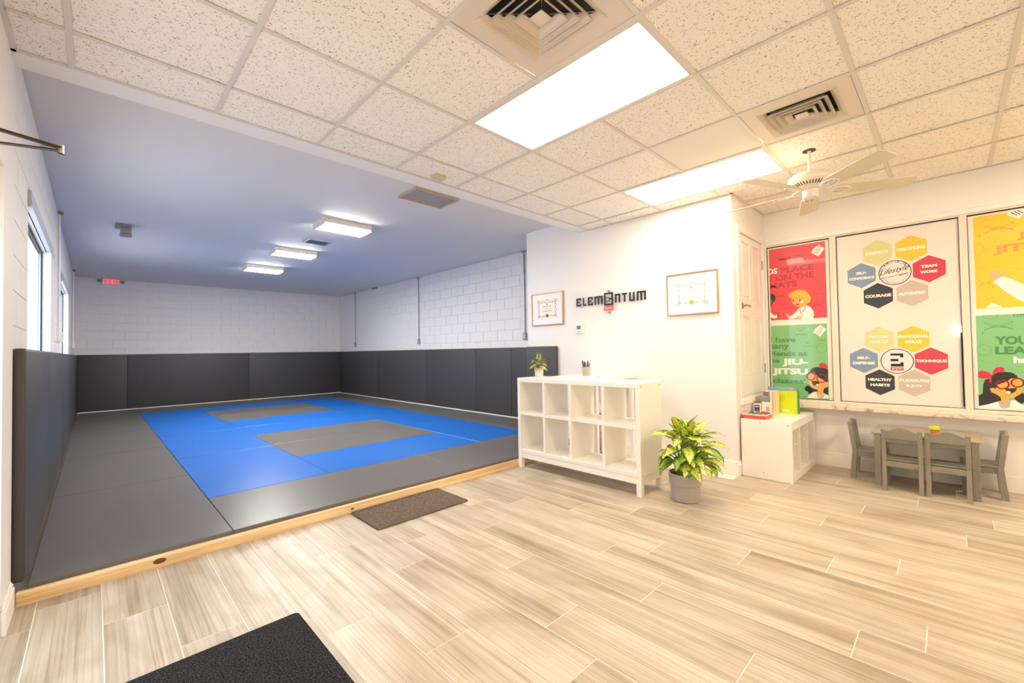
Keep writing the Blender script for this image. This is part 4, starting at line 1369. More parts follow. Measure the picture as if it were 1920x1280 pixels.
poster('red', 'red window poster with a blond child in white training clothes', 1.435, 0.907, 1.56, 2.372, 'e2434f', 'c2313f',
       [('f6f1e8', 'DS', 1.447, 2.152, 1.358, 2.086, 0.03), ('b52a38', 'PLACE', 1.32, 2.15, 1.012, 2.085, 0.035), ('b52a38', 'E', 1.456, 2.072, 1.412, 2.004, 0.035), ('b52a38', 'ON THE', 1.377, 2.07, 1.012, 2.0, 0.035),
        ('b52a38', 'MATS', 1.44, 1.985, 1.17, 1.92, 0.035), ('8d2530', 'OSS', 1.18, 2.265, 1.106, 2.235, 0.02), ('4a1a1c', 'WINNERS', 1.346, 2.255, 1.223, 2.228, 0.03)],
       lambda b, x: (ex_red(b, x)), (('printed_note', 0, 6), ('printed_child', 6, 18), ('printed_child', 18, 22)), ymax=1.435)
poster('green', 'green window poster with dark lettering and a child in red glasses, beside the panel door', 1.437, 0.912, 0.68, 1.497, '7fbe7f', '5f9f66',
       [('4f8f57', 'I have', 1.437+0.012, 1.366, 1.197, 1.305, 0.035), ('4f8f57', 'many', 1.49, 1.279, 1.26, 1.215, 0.035), ('4f8f57', 'friends at', 1.485, 1.21, 1.095, 1.15, 0.035),
        ('4f8f57', 'the', 1.492, 1.128, 1.359, 1.077, 0.035), ('f6f1e8', 'JIU-', 1.335, 1.124, 1.087, 1.035, 0.05), ('f6f1e8', 'JITSU', 1.434, 1.016, 1.093, 0.93, 0.05),
        ('4f8f57', 'classes\u2019', 1.432, 0.905, 1.114, 0.845, 0.035), ('4f8f57', 'WINNERS', 1.206, 1.396, 1.084, 1.378, 0.02), ('5f9f66', 'OSS', 1.0, 1.33, 0.93, 1.31, 0.02)],
       lambda b, x: (wlogo(b, 1.184, 1.109, 1.462, 1.423, x, .004), wlogo(b, 1.119, 1.061, 1.315, 1.285, x, .003),
                     put_text(b, 'WINNERS', lambda u, v: (x, 1.136-.096*u, 1.254+.011*v), 0.0), line(b, [(.995, 1.255), (.965, 1.243), (.94, 1.245)], .003, x)), (('printed_note', 0, 7), ('printed_child', 7, 99)), ymax=1.437)
poster('yellow', 'yellow window poster at the right edge with a white sleeve and orange lettering', -0.163, -0.97, 1.562, 2.368, 'fbc62f', 'd9a12a',
       [('ee9a4a', 'JIU-', -0.412, 2.188, -0.60, 2.118, 0.05), ('ee9a4a', 'JITSU', -0.274, 2.098, -0.60, 2.012, 0.05), ('e8b04a', 'OSS', -0.17, 1.93, -0.215, 1.908, 0.02)],
       lambda b, x: (belt(b, -0.232, -0.393, 2.245, x), belt(b, -0.18, -0.27, 1.78, x, .003),
                     [line(b, [(-.17-.03*i, 1.965-.011*i), (-.185-.03*i, 1.96-.011*i)], .003, x) for i in range(10)],
                     line(b, [(-.2, 2.19), (-.2, 2.215)], .004, x), line(b, [(-.19, 2.203), (-.21, 2.203)], .004, x)),
       (('printed_note', 0, 4), ('printed_sleeve', 4, 5), ('printed_hand', 5, 6), ('printed_note', 6, 7)))
poster('green2', 'green window poster with a laughing child wearing a red bow, at the right edge', -0.157, -0.97, 0.706, 1.503, '7fbe7f', '5f9f66',
       [('478a52', 'OSS', -0.371, 1.508-.004, -0.44, 1.48, 0.02), ('478a52', 'YOU', -0.263, 1.318, -0.452, 1.246, 0.05), ('478a52', 'LEARN', -0.263, 1.23, -0.58, 1.163, 0.05),
        ('f6f1e8', 'have', -0.364, 1.145, -0.53, 1.09, 0.05)],
       lambda b, x: (belt(b, -0.205, -0.368, 1.405, x), line(b, [(-.19, 1.21), (-.205, 1.198), (-.225, 1.198)], .003, x),
                     [line(b, [(-.18-.028*i, 1.112-.012*i), (-.195-.028*i, 1.106-.012*i)], .003, x) for i in range(9)],
                     line(b, [(-.195, 1.34), (-.195, 1.36)], .004, x), line(b, [(-.186, 1.35), (-.204, 1.35)], .004, x)), (('printed_child', 0, 99),))

# the white poster with two rings of hexagons
hp = thing('poster', 'white window poster with two rings of coloured hexagons and words', 'poster', (XG-0.001, 0.37, 0.69), 'window posters')
t = B(); t.box(XG-0.0012, XG-0.0002, -0.066, 0.806, 0.69, 2.384); t.obj('sheet', film('sheet_hex', 'e8e0d6'), hp)
KH, YE, RD, TP, NV, SB = 'd8d290', 'fac63a', 'd0384f', 'c9b7ab', '2d2f38', '7f93ae'
for cy, cz, c, rows_ in ((0.489, 2.173, KH, [('RESPECT', .172)]), (0.243, 2.173, YE, [('DISCIPLINE', .198)]), (0.125, 1.961, RD, [('TEAM', .108), ('WORK', .120)]),
        (0.245, 1.746, TP, [('AUTONOMY', .192)]), (0.492, 1.747, NV, [('COURAGE', .196)]), (0.615, 1.963, SB, [('SELF-', .084), ('CONFIDENCE', .200)]),
        (0.496, 1.316, KH, [('MOTOR', .142), ('SKILLS', .134)]), (0.249, 1.311, YE, [('EMOTIONAL', .212), ('SKILLS', .118)]), (0.133, 1.103, RD, [('TECHNIQUE', .205)]),
        (0.253, 0.893, TP, [('PLEASURE', .208), ('& JOY', .118)]), (0.5, 0.892, NV, [('HEALTHY', .182), ('HABITS', .146)]), (0.619, 1.107, SB, [('SELF-', .104), ('DEFENSE', .172)])):
    t = B(); R_ = 0.127
    t.poly([(XG-0.0016, cy+R_*math.sin(PI/3*i), cz+R_*math.cos(PI/3*i)) for i in range(6)])
    hx = t.obj('hexagon', film('hex_'+c, c), hp)
    t = B()
    n_ = len(rows_)
    for i, (s, wd) in enumerate(rows_):
        h = 0.030 if n_ == 1 else 0.027
        zb = cz-h/2+(0 if n_ == 1 else (0.026-0.052*i))
        put_text(t, s, lambda u, v: (XG-0.0021, cy+wd/2-wd*u, zb+h*v), 0.055)
    t.obj('lettering', PC['white'], hx)
t = B(); x = XG-0.0016
line(t, arc(0.363, 1.958, .117, .117, 0, 2*PI, 40), .006, x); line(t, arc(0.363, 1.958, .098, .098, -.1, PI-.5, 24), .002, x)
line(t, arc(0.363, 1.958, .098, .098, PI+.5, 2*PI-.35, 24), .002, x)
def on_arc(s, R_, a0, a1, h):
    for i, ch in enumerate(s):
        if ch == ' ': continue
        a = a0+(a1-a0)*i/(len(s)-1)
        cy, cz = 0.363+R_*math.cos(a), 1.958+R_*math.sin(a)
        ty, tz = math.sin(a), -math.cos(a)          # reading direction along the arc
        if R_*math.sin((a0+a1)/2) < 0: ty, tz = -ty, -tz
        ny, nz = (math.cos(a), math.sin(a)) if math.sin((a0+a1)/2) > 0 else (-math.cos(a), -math.sin(a))
        put_text(t, ch, lambda u, v: (x, cy+ty*h*.7*(u-.5)+ny*h*(v-.5), cz+tz*h*.7*(u-.5)+nz*h*(v-.5)), 0.0)
on_arc('BRAZILIAN JIU JITSU', .108, 0.25, PI-0.35, .012)
on_arc('ELEMENTUM', .108, PI+1.0, 2*PI-1.0, .010)
put_text(t, 'Lifestyle', lambda u, v: (x, 0.468-0.205*u-0.030*(v-.5), 1.925+0.035*u+0.072*v), 0.0)
line(t, [(0.475, 1.908), (0.30, 1.938)], .004, x)
t.obj('round_badge', INK, hp)
t = B(); line(t, [(0.33, 1.926), (0.27, 1.945)], .007, XG-.0018); t.obj('badge_underline', PC['red'], hp)
t = B(); t.poly([(XG-0.0016, 0.37+.116*math.cos(2*PI*i/40), 1.101+.116*math.sin(2*PI*i/40)) for i in range(40)]); bd = t.obj('round_emblem', film('emblem_white', 'efe3e2'), hp)
t = B(); x = XG-0.0021
line(t, arc(0.37, 1.101, .117, .117, 0, 2*PI, 40), .006, x)
for u0, u1, v0, v1 in ((0, 1, .84, 1), (.76, 1, .70, .84), (0, .62, .40, .58), (0, 1, 0, .20), (.76, 1, .20, .32)):
    ya, zb = 0.415, 1.050
    t.poly([(x, ya-.092*u0, zb+.125*v0), (x, ya-.092*u1, zb+.125*v0), (x, ya-.092*u1, zb+.125*v1), (x, ya-.092*u0, zb+.125*v1)])
t.obj('emblem_strokes', INK, bd)
t = B(); t.poly([(x, .417, 1.012), (x, .323, 1.012), (x, .323, 1.042), (x, .417, 1.042)]); tb = t.obj('tagline_bar', PC['red'], bd)
t = B(); put_text(t, 'JIU-JITSU', lambda u, v: (x-.0004, .408-.076*u, 1.019+.016*v), 0.02); t.obj('lettering', PC['white'], tb)

# ================================================================== CUBE SHELF AND THE DESK BEHIND IT
SX0_, SX1_, SY0, SY1 = 3.312, 3.70, 1.858, 3.322
sh = thing('cube_shelf', 'white open cube shelf on legs with eight compartments', 'shelf', (3.506, 2.59, 0))
t = B(); t.box(SX0_, SX1_, SY0, SY1, 0.922, 0.965, 0.002); t.obj('top_panel', WHITE, sh)
t = B(); t.box(SX0_, SX1_, SY0+0.040, SY1-0.040, 0.165, 0.203, 0.002); t.obj('bottom_panel', WHITE, sh)
for a, c in ((SY0, SY0+0.040), (SY1-0.040, SY1)):
    t = B(); t.box(SX0_, SX1_, a, c, 0.165, 0.922, 0.002); t.obj('side_panel', WHITE, sh)
DIV = (2.229, 2.606, 2.946)
ed = [SY0+0.040]+[v for d in DIV for v in (d-0.014, d+0.014)]+[SY1-0.040]
for d in DIV:
    t = B(); t.box(SX0_+0.002, SX1_-0.002, d-0.014, d+0.014, 0.203, 0.922, 0.0015); t.obj('divider', WHITE, sh)
for i in range(4):
    t = B(); t.box(SX0_+0.002, SX1_-0.002, ed[2*i], ed[2*i+1], 0.568, 0.598, 0.0015); t.obj('middle_shelf', WHITE, sh)
for x in (SX0_, SX1_-0.048):
    for y in (SY0-0.001, SY1-0.047):
        t = B(); t.box(x, x+0.048, y, y+0.048, 0, 0.165, 0.002); t.obj('leg', WHITE, sh)
for x in (SX0_+0.004, SX1_-0.034):
    t = B(); t.box(x, x+0.03, SY0+0.047, SY1-0.047, 0.105, 0.165, 0.002); t.obj('rail', WHITE, sh)
for y in (SY0+0.003, SY1-0.033):
    t = B(); t.box(SX0_+0.048, SX1_-0.048, y, y+0.03, 0.105, 0.165, 0.002); t.obj('rail', WHITE, sh)
for x in (3.34, 3.67):
    for z in (0.935, 0.178):
        t = B(); t.cyl((x, SY0-0.0015, z), (x, SY0+0.002, z), 0.006, seg=10); t.obj('screw', STEEL, sh)

dk = thing('desk', 'white counter desk standing between the cube shelf and the partition', 'desk', (4.1, 2.9, 0))
t = B(); t.box(3.712, 4.50, 2.56, 3.26, 0.925, 0.958, 0.003); top_ = t.obj('desk_top', WHITE, dk)
t = B(); t.cyl((3.93, 2.70, 0.9575), (3.93, 2.70, 0.9605), 0.032, seg=24); t.obj('grommet', mat('grommet_tan', 'b79f7c', 0.5), top_)
for y in (2.60, 3.21):
    t = B(); t.box(4.44, 4.48, y-0.02, y+0.02, 0, 0.925, 0.003); t.obj('leg', WHITE, dk)
    t = B(); t.box(3.73, 3.77, y-0.02, y+0.02, 0, 0.925, 0.003); t.obj('leg', WHITE, dk)

st_ = thing('swivel_stool', 'white swivel stool with chrome column seen through the cube shelf', 'stool', (4.12, 2.82, 0))
cx, cy = 4.12, 2.815
t = B()
for k in range(5):
    a = 2*PI*k/5+0.5
    t.bar((cx, cy, 0.10), (cx+0.22*math.cos(a), cy+0.22*math.sin(a), 0.075), 0.035, 0.025, bev=0.004)
t.obj('star_base', CHROME, st_)
for k in range(5):
    a = 2*PI*k/5+0.5
    t = B(); px_, py_ = cx+0.215*math.cos(a), cy+0.215*math.sin(a)
    t.cyl((px_-0.012, py_, 0.027), (px_+0.012, py_, 0.027), 0.027, seg=16); t.cyl((px_, py_, 0.04), (px_, py_, 0.075), 0.008, seg=8); t.obj('caster', BLACK, st_)
t = B(); t.cyl((cx, cy, 0.09), (cx, cy, 0.32), 0.027, seg=20); t.cyl((cx, cy, 0.32), (cx, cy, 0.53), 0.016, seg=20); t.obj('column', CHROME, st_, smooth=True)
t = B(); t.box(cx-0.09, cx+0.09, cy-0.07, cy+0.07, 0.525, 0.555, 0.006); t.bar((cx+0.03, cy-0.06, 0.535), (cx-0.10, cy-0.20, 0.535), 0.012, 0.008); t.obj('bracket', BLACK, st_)
t = B(); t.lathe([(0.001, 0.555), (0.17, 0.555), (0.2, 0.575), (0.205, 0.60), (0.19, 0.625), (0.12, 0.635), (0.001, 0.632)], (cx, cy, 0), 32); t.obj('seat', mat('white_leather', 'f3efe9', 0.4), st_, smooth=True)
t = B(); t.box(cx+0.155, cx+0.185, cy-0.17, cy+0.17, 0.665, 0.86, 0.014, 3); t.obj('backrest', mat('white_leather', 'f3efe9'), st_, smooth=True)
t = B(); t.bar((cx+0.10, cy, 0.545), (cx+0.19, cy, 0.58), 0.04, 0.008); t.bar((cx+0.19, cy, 0.575), (cx+0.19, cy, 0.72), 0.04, 0.008, up=(1, 0, 0)); t.obj('back_support', CHROME, st_)

# ================================================================== PLANTS
def leaf_mesh(name, L, W, droop, fold, m_, heart=False, wave=0.0, n_=9):
    vs, uvs, fs = [], [], []
    for i in range(n_+1):
        t = i/n_
        if heart:
            w_ = W*math.sin(PI*min(1, t*0.93+0.07))**0.75*(1.15-0.45*t)
        else:
            w_ = W*(math.sin(PI*t**0.8)**0.85)*(1.08-0.35*t)+0.001
        ang = droop*t
        cx_ = L*(math.sin(ang)/droop if abs(droop) > 1e-3 else t)
        cz_ = -L*((1-math.cos(ang))/droop if abs(droop) > 1e-3 else 0)
        for j in range(5):
            v = (j-2)/2
            zz = abs(v)*w_*fold+wave*math.sin(9*t+2*v)*abs(v)
            vs.append((cx_+zz*math.sin(ang), v*w_, cz_+zz*math.cos(ang)))
            uvs.append((t, (v+1)/2))
    for i in range(n_):
        for j in range(4):
            a = i*5+j
            fs.append((a, a+1, a+6, a+5))
    me = bpy.data.meshes.new(name)
    me.from_pydata(vs, [], fs)
    ul = me.uv_layers.new(name='UVMap')
    for lp in me.loops:
        ul.data[lp.index].uv = uvs[lp.vertex_index]
    for p_ in me.polygons: p_.use_smooth = True
    me.materials.append(m_)
    return me


def put_leaf(me, parent, base, az, el, roll, sc, name='leaf'):
    o = bpy.data.objects.new(name, me)
    o.parent = parent
    o.matrix_local = (Matrix.Translation(Vector(base)-wloc(parent)) @ Matrix.Rotation(az, 4, 'Z') @ Matrix.Rotation(-el, 4, 'Y')
                      @ Matrix.Rotation(roll, 4, 'X') @ Matrix.Diagonal((sc, sc, sc, 1)))
    COL.objects.link(o)
    return o


DUMB = leaf_mat('variegated_leaf', '47821a', 'e3e06a', '9cba2e', 75)
DUMBD = leaf_mat('deep_variegated_leaf', '2f6418', '9cb83a', '4c8420', 60)
STEMG = mat('green_stem', '7d9a45', 0.5, var=0.15, bscale=40)
PXc, PYc = 3.535, 1.580
pp_ = thing('potted_plant', 'large variegated leafy plant in a grey pot standing on the floor by the cube shelf', 'plant', (PXc, PYc, 0))
t = B()
t.lathe([(0.001, 0.0), (0.103, 0.0), (0.112, 0.006), (0.117, 0.125), (0.119, 0.13), (0.124, 0.135), (0.131, 0.222), (0.130, 0.226), (0.123, 0.226), (0.120, 0.20), (0.001, 0.20)], (PXc, PYc, 0), 48)
t.obj('pot', POTGREY, pp_, smooth=True)
t = B(); t.lathe([(0.001, 0.212), (0.06, 0.209), (0.121, 0.203), (0.121, 0.195), (0.001, 0.195)], (PXc, PYc, 0), 32)
t.obj('soil', SOIL, pp_, smooth=True)
LV = [leaf_mesh('leaf', 0.20, 0.052, 0.85, 0.30, DUMB, wave=0.004), leaf_mesh('leaf', 0.21, 0.056, 1.25, 0.25, DUMB, wave=0.005),
      leaf_mesh('leaf', 0.19, 0.047, 1.6, 0.35, DUMBD, wave=0.004), leaf_mesh('leaf', 0.18, 0.053, 0.45, 0.35, DUMB, wave=0.003)]
rnd = random.Random(11)
for zb0, zb1, e0, e1, rb0, rb1, cnt, kinds, s0, s1 in (
        (0.50, 0.58, 58, 80, 0.02, 0.07, 11, (3, 0, 3), 0.78, 0.92), (0.46, 0.55, 26, 48, 0.05, 0.14, 19, (0, 1, 3), 0.86, 1.0),
        (0.37, 0.46, 8, 30, 0.08, 0.17, 23, (1, 0, 2), 0.86, 1.0), (0.30, 0.38, -8, 22, 0.10, 0.16, 18, (2, 1, 2), 0.82, 0.98)):
    for k in range(cnt):
        az = 2*PI*(k+0.5*rnd.random()+0.3)/cnt+zb0*9
        rb = rnd.uniform(rb0, rb1)
        if math.sin(az)*(rb+0.175) > 0.20 and math.cos(az)*(rb+0.1) > -0.21:      # keep clear of the shelf's end panel
            az = PI+0.35+rnd.random()*0.5 if math.cos(az) < 0.1 else 0.45-rnd.random()*0.8
        base = Vector((PXc+rb*math.cos(az), PYc+rb*math.sin(az), rnd.uniform(zb0, zb1)))
        foot = Vector((PXc+0.05*math.cos(az+rnd.uniform(-.8, .8)), PYc+0.05*math.sin(az+rnd.uniform(-.8, .8)), 0.20))
        md = foot.lerp(base, 0.55); md.z += 0.03; md.x -= 0.018*math.cos(az); md.y -= 0.018*math.sin(az)
        q = B(); q.tube([foot, md, base], 0.0048, 6); q.obj('stem', STEMG, pp_, smooth=True)
        put_leaf(LV[rnd.choice(kinds)], pp_, base, az+rnd.uniform(-.25, .25), math.radians(rnd.uniform(e0, e1)), rnd.uniform(-.5, .5), rnd.uniform(s0, s1))

sp = thing('potted_plant', 'small leafy plant in a pale pot on the left end of the cube shelf', 'plant', (3.55, 3.215, 0.965))
cx, cy = 3.55, 3.215
CERA = mat('pale_ceramic', 'dfd8cd', 0.45)
t = B(); t.lathe([(0.001, 0.965), (0.041, 0.965), (0.044, 0.968), (0.0515, 1.066), (0.0505, 1.069), (0.047, 1.068), (0.045, 1.055), (0.001, 1.055)], (cx, cy, 0), 32); t.obj('pot', CERA, sp, smooth=True)
t = B(); t.lathe([(0.001, 1.060), (0.0455, 1.057), (0.0455, 1.05), (0.001, 1.05)], (cx, cy, 0), 20); t.obj('soil', SOIL, sp)
POTH = leaf_mat('pothos_leaf', '8f9a58', 'b9b56a', '7c8a3a', 140)
LIME = mat('lime_leaf', 'b5c02e', 0.4, var=0.1, bscale=60)
pl1, pl2 = leaf_mesh('leaf', 0.075, 0.024, 1.0, 0.2, POTH, heart=True, n_=6), leaf_mesh('leaf', 0.07, 0.009, 0.15, 0.5, LIME, n_=6)
for k in range(30):
    az = 2.4*k; f_ = k/29
    base = Vector((cx+(0.012+0.045*f_)*math.cos(az), cy+(0.012+0.045*f_)*math.sin(az), 1.155-0.085*f_+0.015*math.sin(5*k)))
    q = B(); q.tube([(cx+0.01*math.cos(az), cy+0.01*math.sin(az), 1.055), base], 0.0018, 5); q.obj('stem', STEMG, sp)
    put_leaf(pl1, sp, base, az+0.3, math.radians(45-60*f_), rnd.uniform(-.4, .4), rnd.uniform(0.8, 1.05))
for dx, dy, az in ((-0.012, 0.01, 0.5), (0.006, -0.02, 3.5)):
    q = B(); q.tube([(cx+dx, cy+dy, 1.055), (cx+dx, cy+dy, 1.17)], 0.002, 5); q.obj('stem', LIME, sp)
    put_leaf(pl2, sp, (cx+dx, cy+dy, 1.165), az, math.radians(86), 0, 1.0)

pc = thing('pencil_cup', 'small grey cup full of blue and dark pens on the desk', 'cup', (4.07, 2.95, 0.958))
cx, cy = 4.07, 2.95
t = B(); t.lathe([(0.001, 0.958), (0.040, 0.958), (0.043, 0.962), (0.049, 1.062), (0.046, 1.062), (0.041, 0.968), (0.001, 0.968)], (cx, cy, 0), 28); t.obj('cup_body', POTGREY, pc, smooth=True)
for k, c in enumerate(('3f8fc4', '2b6fb0', '1c1c22', '22335a', '1c1c22', '7a4f8f', '8a8a52', 'd8d4cc')):
    a = 2*PI*k/8+0.3; r = 0.028
    p0 = Vector((cx+r*0.7*math.cos(a), cy+r*0.7*math.sin(a), 0.97)); p1 = Vector((cx+r*1.5*math.cos(a), cy+r*1.5*math.sin(a), 1.10+0.012*(k % 3)))
    q = B(); q.cyl(p0, p1, 0.0085, seg=8); q.cyl(p1, p1+(p1-p0).normalized()*0.012, 0.0085, 0.003, seg=8)
    tag(q.obj('pen', mat('pen_'+c, c, 0.4)), ('light blue pen in the grey cup on the desk', 'mid blue pen in the grey cup on the desk', 'black pen at the far side of the grey cup', 'navy pen in the grey cup on the desk',
        'black pen at the near side of the grey cup', 'purple pen in the grey cup on the desk', 'olive pen in the grey cup on the desk', 'pale white pen in the grey cup on the desk')[k], 'pen', 'pens in the grey cup')

# ================================================================== STORAGE UNIT WITH TOYS AND BOOKS
CX0, CX1, CY0, CY1, CH = 4.578, 5.515, 1.04, 1.470, 0.557
cb = thing('storage_unit', 'low white toy storage unit with empty bin bays, against the wall corner', 'storage', ((CX0+CX1)/2, (CY0+CY1)/2, 0))
t = B(); t.box(CX0, CX1, CY0, CY1, CH-0.018, CH, 0.002); t.obj('top_panel', WHITE, cb)
t = B(); t.box(CX0, CX0+0.03, CY0, CY1, 0, CH-0.018, 0.002); t.obj('side_panel', WHITE, cb)
t = B(); t.box(CX1-0.03, CX1, CY0, CY1, 0, CH-0.018, 0.002); t.obj('side_panel', WHITE, cb)
t = B(); t.box(CX0+0.03, CX1-0.03, CY0+0.002, CY0+0.02, 0.478, CH-0.018, 0.001); t.obj('front_rail', WHITE, cb)
t = B(); t.box(CX0+0.03, CX1-0.03, CY0+0.002, CY0+0.02, 0, 0.06, 0.001); t.obj('plinth', WHITE, cb)
t = B(); t.box(CX0+0.03, CX1-0.03, CY0+0.02, CY1-0.008, 0.055, 0.071); t.obj('bottom_panel', WHITE, cb)
t = B(); t.box(CX0+0.03, CX1-0.03, CY1-0.008, CY1-0.002, 0.071, CH-0.018); t.obj('back_panel', WHITE, cb)
dv = (4.885, 5.215)
for x in dv:
    t = B(); t.box(x-0.012, x+0.012, CY0+0.004, CY1-0.008, 0.071, CH-0.018, 0.001); t.obj('divider', WHITE, cb)
walls_ = [CX0+0.03, dv[0]-0.012, dv[0]+0.012, dv[1]-0.012, dv[1]+0.012, CX1-0.03]
for i in range(3):
    for z in (0.19, 0.31, 0.43):
        for x0, x1 in ((walls_[2*i], walls_[2*i]+0.014), (walls_[2*i+1]-0.014, walls_[2*i+1])):
            t = B(); t.box(x0, x1, CY0+0.03, CY1-0.02, z-0.006, z+0.006, 0.002); t.obj('runner', WHITE, cb)
for y, z in ((1.30, 0.53), (1.07, 0.53), (1.28, 0.06)):
    t = B(); t.cyl((CX0-0.001, y, z), (CX0+0.002, y, z), 0.005, seg=10); t.obj('screw', STEEL, cb)

tr = thing('toy_tray', 'shallow red and white tray at the near corner of the storage unit', 'tray', (4.72, 1.36, CH))
t = B()
def q4(i, z, o): return [(4.60+i-o, 1.255+i-o, z), (4.855-i+o, 1.255+i-o, z), (4.855-i+o, 1.465-i+o, z), (4.60+i-o, 1.465-i+o, z)]
vs = q4(0.012, CH, 0)+q4(0, CH+0.04, 0)+q4(0.006, CH+0.04, 0)+q4(0.010, CH+0.026, 0)
fs = [(3, 2, 1, 0)]
for r in range(3):
    for i in range(4):
        j = (i+1) % 4
        fs.append((r*4+i, r*4+j, r*4+4+j, r*4+4+i))
fs.append((12, 13, 14, 15))
t.raw(vs, fs); t.obj('tray_body', mat('red_plastic', 'ee5a55', 0.4), tr)
t = B()
for a in ((4.597, 4.609, 1.252, 1.468), (4.846, 4.858, 1.252, 1.468), (4.609, 4.846, 1.252, 1.262), (4.609, 4.846, 1.458, 1.468)):
    t.box(*a, CH+0.038, CH+0.045, 0.002)
t.obj('rim', mat('cream_plastic', 'f3e6d6', 0.4), tr)
NM = {'f2c61d': 'yellow', '3a6fc4': 'blue', 'f08a1e': 'orange', '46b04a': 'green', 'd93a3a': 'red', '8a4fb0': 'purple', '39b6c4': 'turquoise', 'b5d334': 'lime'}
CL = list(NM)
spots = [(4.625+0.05*(i % 5)+0.006*((i*7) % 3), 1.285+0.048*(i//5)+0.007*((i*5) % 3), i) for i in range(20)]
ROWW = ('front row', 'second row', 'third row', 'back row')
COLW = ('left end', 'second place', 'middle', 'fourth place', 'right end')
for x, y, i in spots:
    c = CL[(i*3+i//5) % 8]
    t = B()
    a = i*1.3; z = CH+0.027+0.018
    k = i % 3
    ca, sa = math.cos(a), math.sin(a)
    if k == 0:      # brick with two studs
        t.bar((x-0.018*ca, y-0.018*sa, z+0.012), (x+0.018*ca, y+0.018*sa, z+0.012), 0.018, 0.02, bev=0.002)
        for s in (-1, 1): t.cyl((x+s*0.009*ca, y+s*0.009*sa, z+0.02), (x+s*0.009*ca, y+s*0.009*sa, z+0.027), 0.005, seg=10)
    elif k == 1:    # letter-like angle
        t.bar((x-0.018*ca, y-0.018*sa, z+0.01), (x+0.018*ca, y+0.018*sa, z+0.012), 0.012, 0.014, bev=0.002)
        t.bar((x-0.014*ca, y-0.014*sa, z+0.01), (x-0.014*ca-0.02*sa, y-0.014*sa+0.02*ca, z+0.012), 0.012, 0.014, bev=0.002)
    else:           # ring
        pts = [(x+0.014*math.cos(2*PI*q/10), y+0.014*math.sin(2*PI*q/10), z+0.012) for q in range(11)]
        t.tube(pts, 0.0055, 6)
    t.bm.transform(Matrix.Translation((0, 0, -0.018)))
    tag(t.obj('toy_piece', mat('toy_'+NM[c], c, 0.35), smooth=False), '%s plastic toy piece in the tray, %s, %s' % (NM[c], ROWW[i//5], COLW[i % 5]), 'toy', 'toy pieces in the red tray')


def book(x0, x1, y0, y1, z1, cover, lab, deco=None, pages='x+'):
    """an upright book with covers, spine at -x side or cover facing -x"""
    e = thing('book', lab, 'book', ((x0+x1)/2, (y0+y1)/2, CH), 'books on the storage unit')
    t = B()
    if x1-x0 < y1-y0:      # cover faces -x
        t.box(x0, x0+0.003, y0, y1, CH, z1, 0.0008); t.box(x1-0.003, x1, y0, y1, CH, z1, 0.0008); t.box(x0, x1, y1-0.004, y1, CH, z1, 0.0008)
        t.obj('cover', cover, e)
        t = B(); t.box(x0+0.003, x1-0.003, y0+0.004, y1-0.004, CH+0.003, z1-0.004); t.obj('pages', PAPER, e)
    else:                  # spine faces -x
        t.box(x0, x1, y0, y0+0.003, CH, z1, 0.0008); t.box(x0, x1, y1-0.003, y1, CH, z1, 0.0008); t.box(x0, x0+0.004, y0, y1, CH, z1, 0.0008)
        t.obj('cover', cover, e)
        t = B(); t.box(x0+0.004, x1-0.004, y0+0.003, y1-0.003, CH+0.003, z1-0.004); t.obj('pages', PAPER, e)
    if deco: deco(e, x0)
    return e


LIMEC = mat('lime_cover', 'cfdc14', 0.35)
def d_lime(e, x):
    t = B(); t.box(x-0.0006, x, 1.200, 1.260, CH+0.025, CH+0.045); t.obj('barcode_label', PAPER, e)
    t = B()
    for k in range(5): t.box(x-0.0005, x, 1.235, 1.310-0.008*k, CH+0.19-0.014*k, CH+0.1935-0.014*k)
    t.obj('printed_lines', mat('lime_ink', 'a3b010', 0.4), e)
book(5.20, 5.232, 1.130, 1.328, 0.793, LIMEC, 'lime green picture book standing with its back cover to the room', d_lime)
t = B(); t.box(5.2325, 5.236, 1.112, 1.328, CH, 0.797, 0.001)
tag(t.obj('folder', mat('green_board', '4fa03a', 0.4)), 'thin dark green board behind the lime green book', 'folder')
def d_blue(e, x):
    t = B(); t.poly([(x-.0005, 1.18+0.022*math.cos(2*PI*i/16), 0.800+0.018*math.sin(2*PI*i/16)) for i in range(16)]); t.obj('pink_motif', mat('pink_motif', 'e59a9a', 0.5), e)
book(5.242, 5.262, 1.145, 1.40, 0.828, mat('sky_cover', '7fb3d6', 0.4), 'pale blue picture book rising behind the lime green book', d_blue)
def sp_orange(e, x):
    t = B(); t.box(x-0.0006, x, 1.290, 1.306, CH+0.05, CH+0.19); t.obj('spine_print', mat('orange_print', 'e8743c', 0.5), e)
book(5.02, 5.19, 1.306, 1.328, 0.795, PAPER, 'white book with a plain spine, left of the lime green book', None)
book(5.04, 5.19, 1.284, 1.3045, 0.797, mat('cream_cover', 'f0d9b0', 0.45), 'cream book with an orange printed spine touching the lime green book', lambda e, x: None)
def sp_pic(e, x):
    for z0, z1, c in ((0.19, 0.235, '8a5f86'), (0.12, 0.18, '7f9a7a'), (0.06, 0.11, 'd9a08a'), (0.01, 0.05, 'd9652c')):
        t = B(); t.box(x-0.0006, x, 1.336, 1.382, CH+z0, CH+z1); t.obj('printed_patch', mat('patch_'+c, c, 0.5), e)
book(5.0, 5.19, 1.331, 1.388, 0.797, mat('grey_cover', 'b9b0a6', 0.45), 'thick book with purple, green and orange patches on its spine', sp_pic)
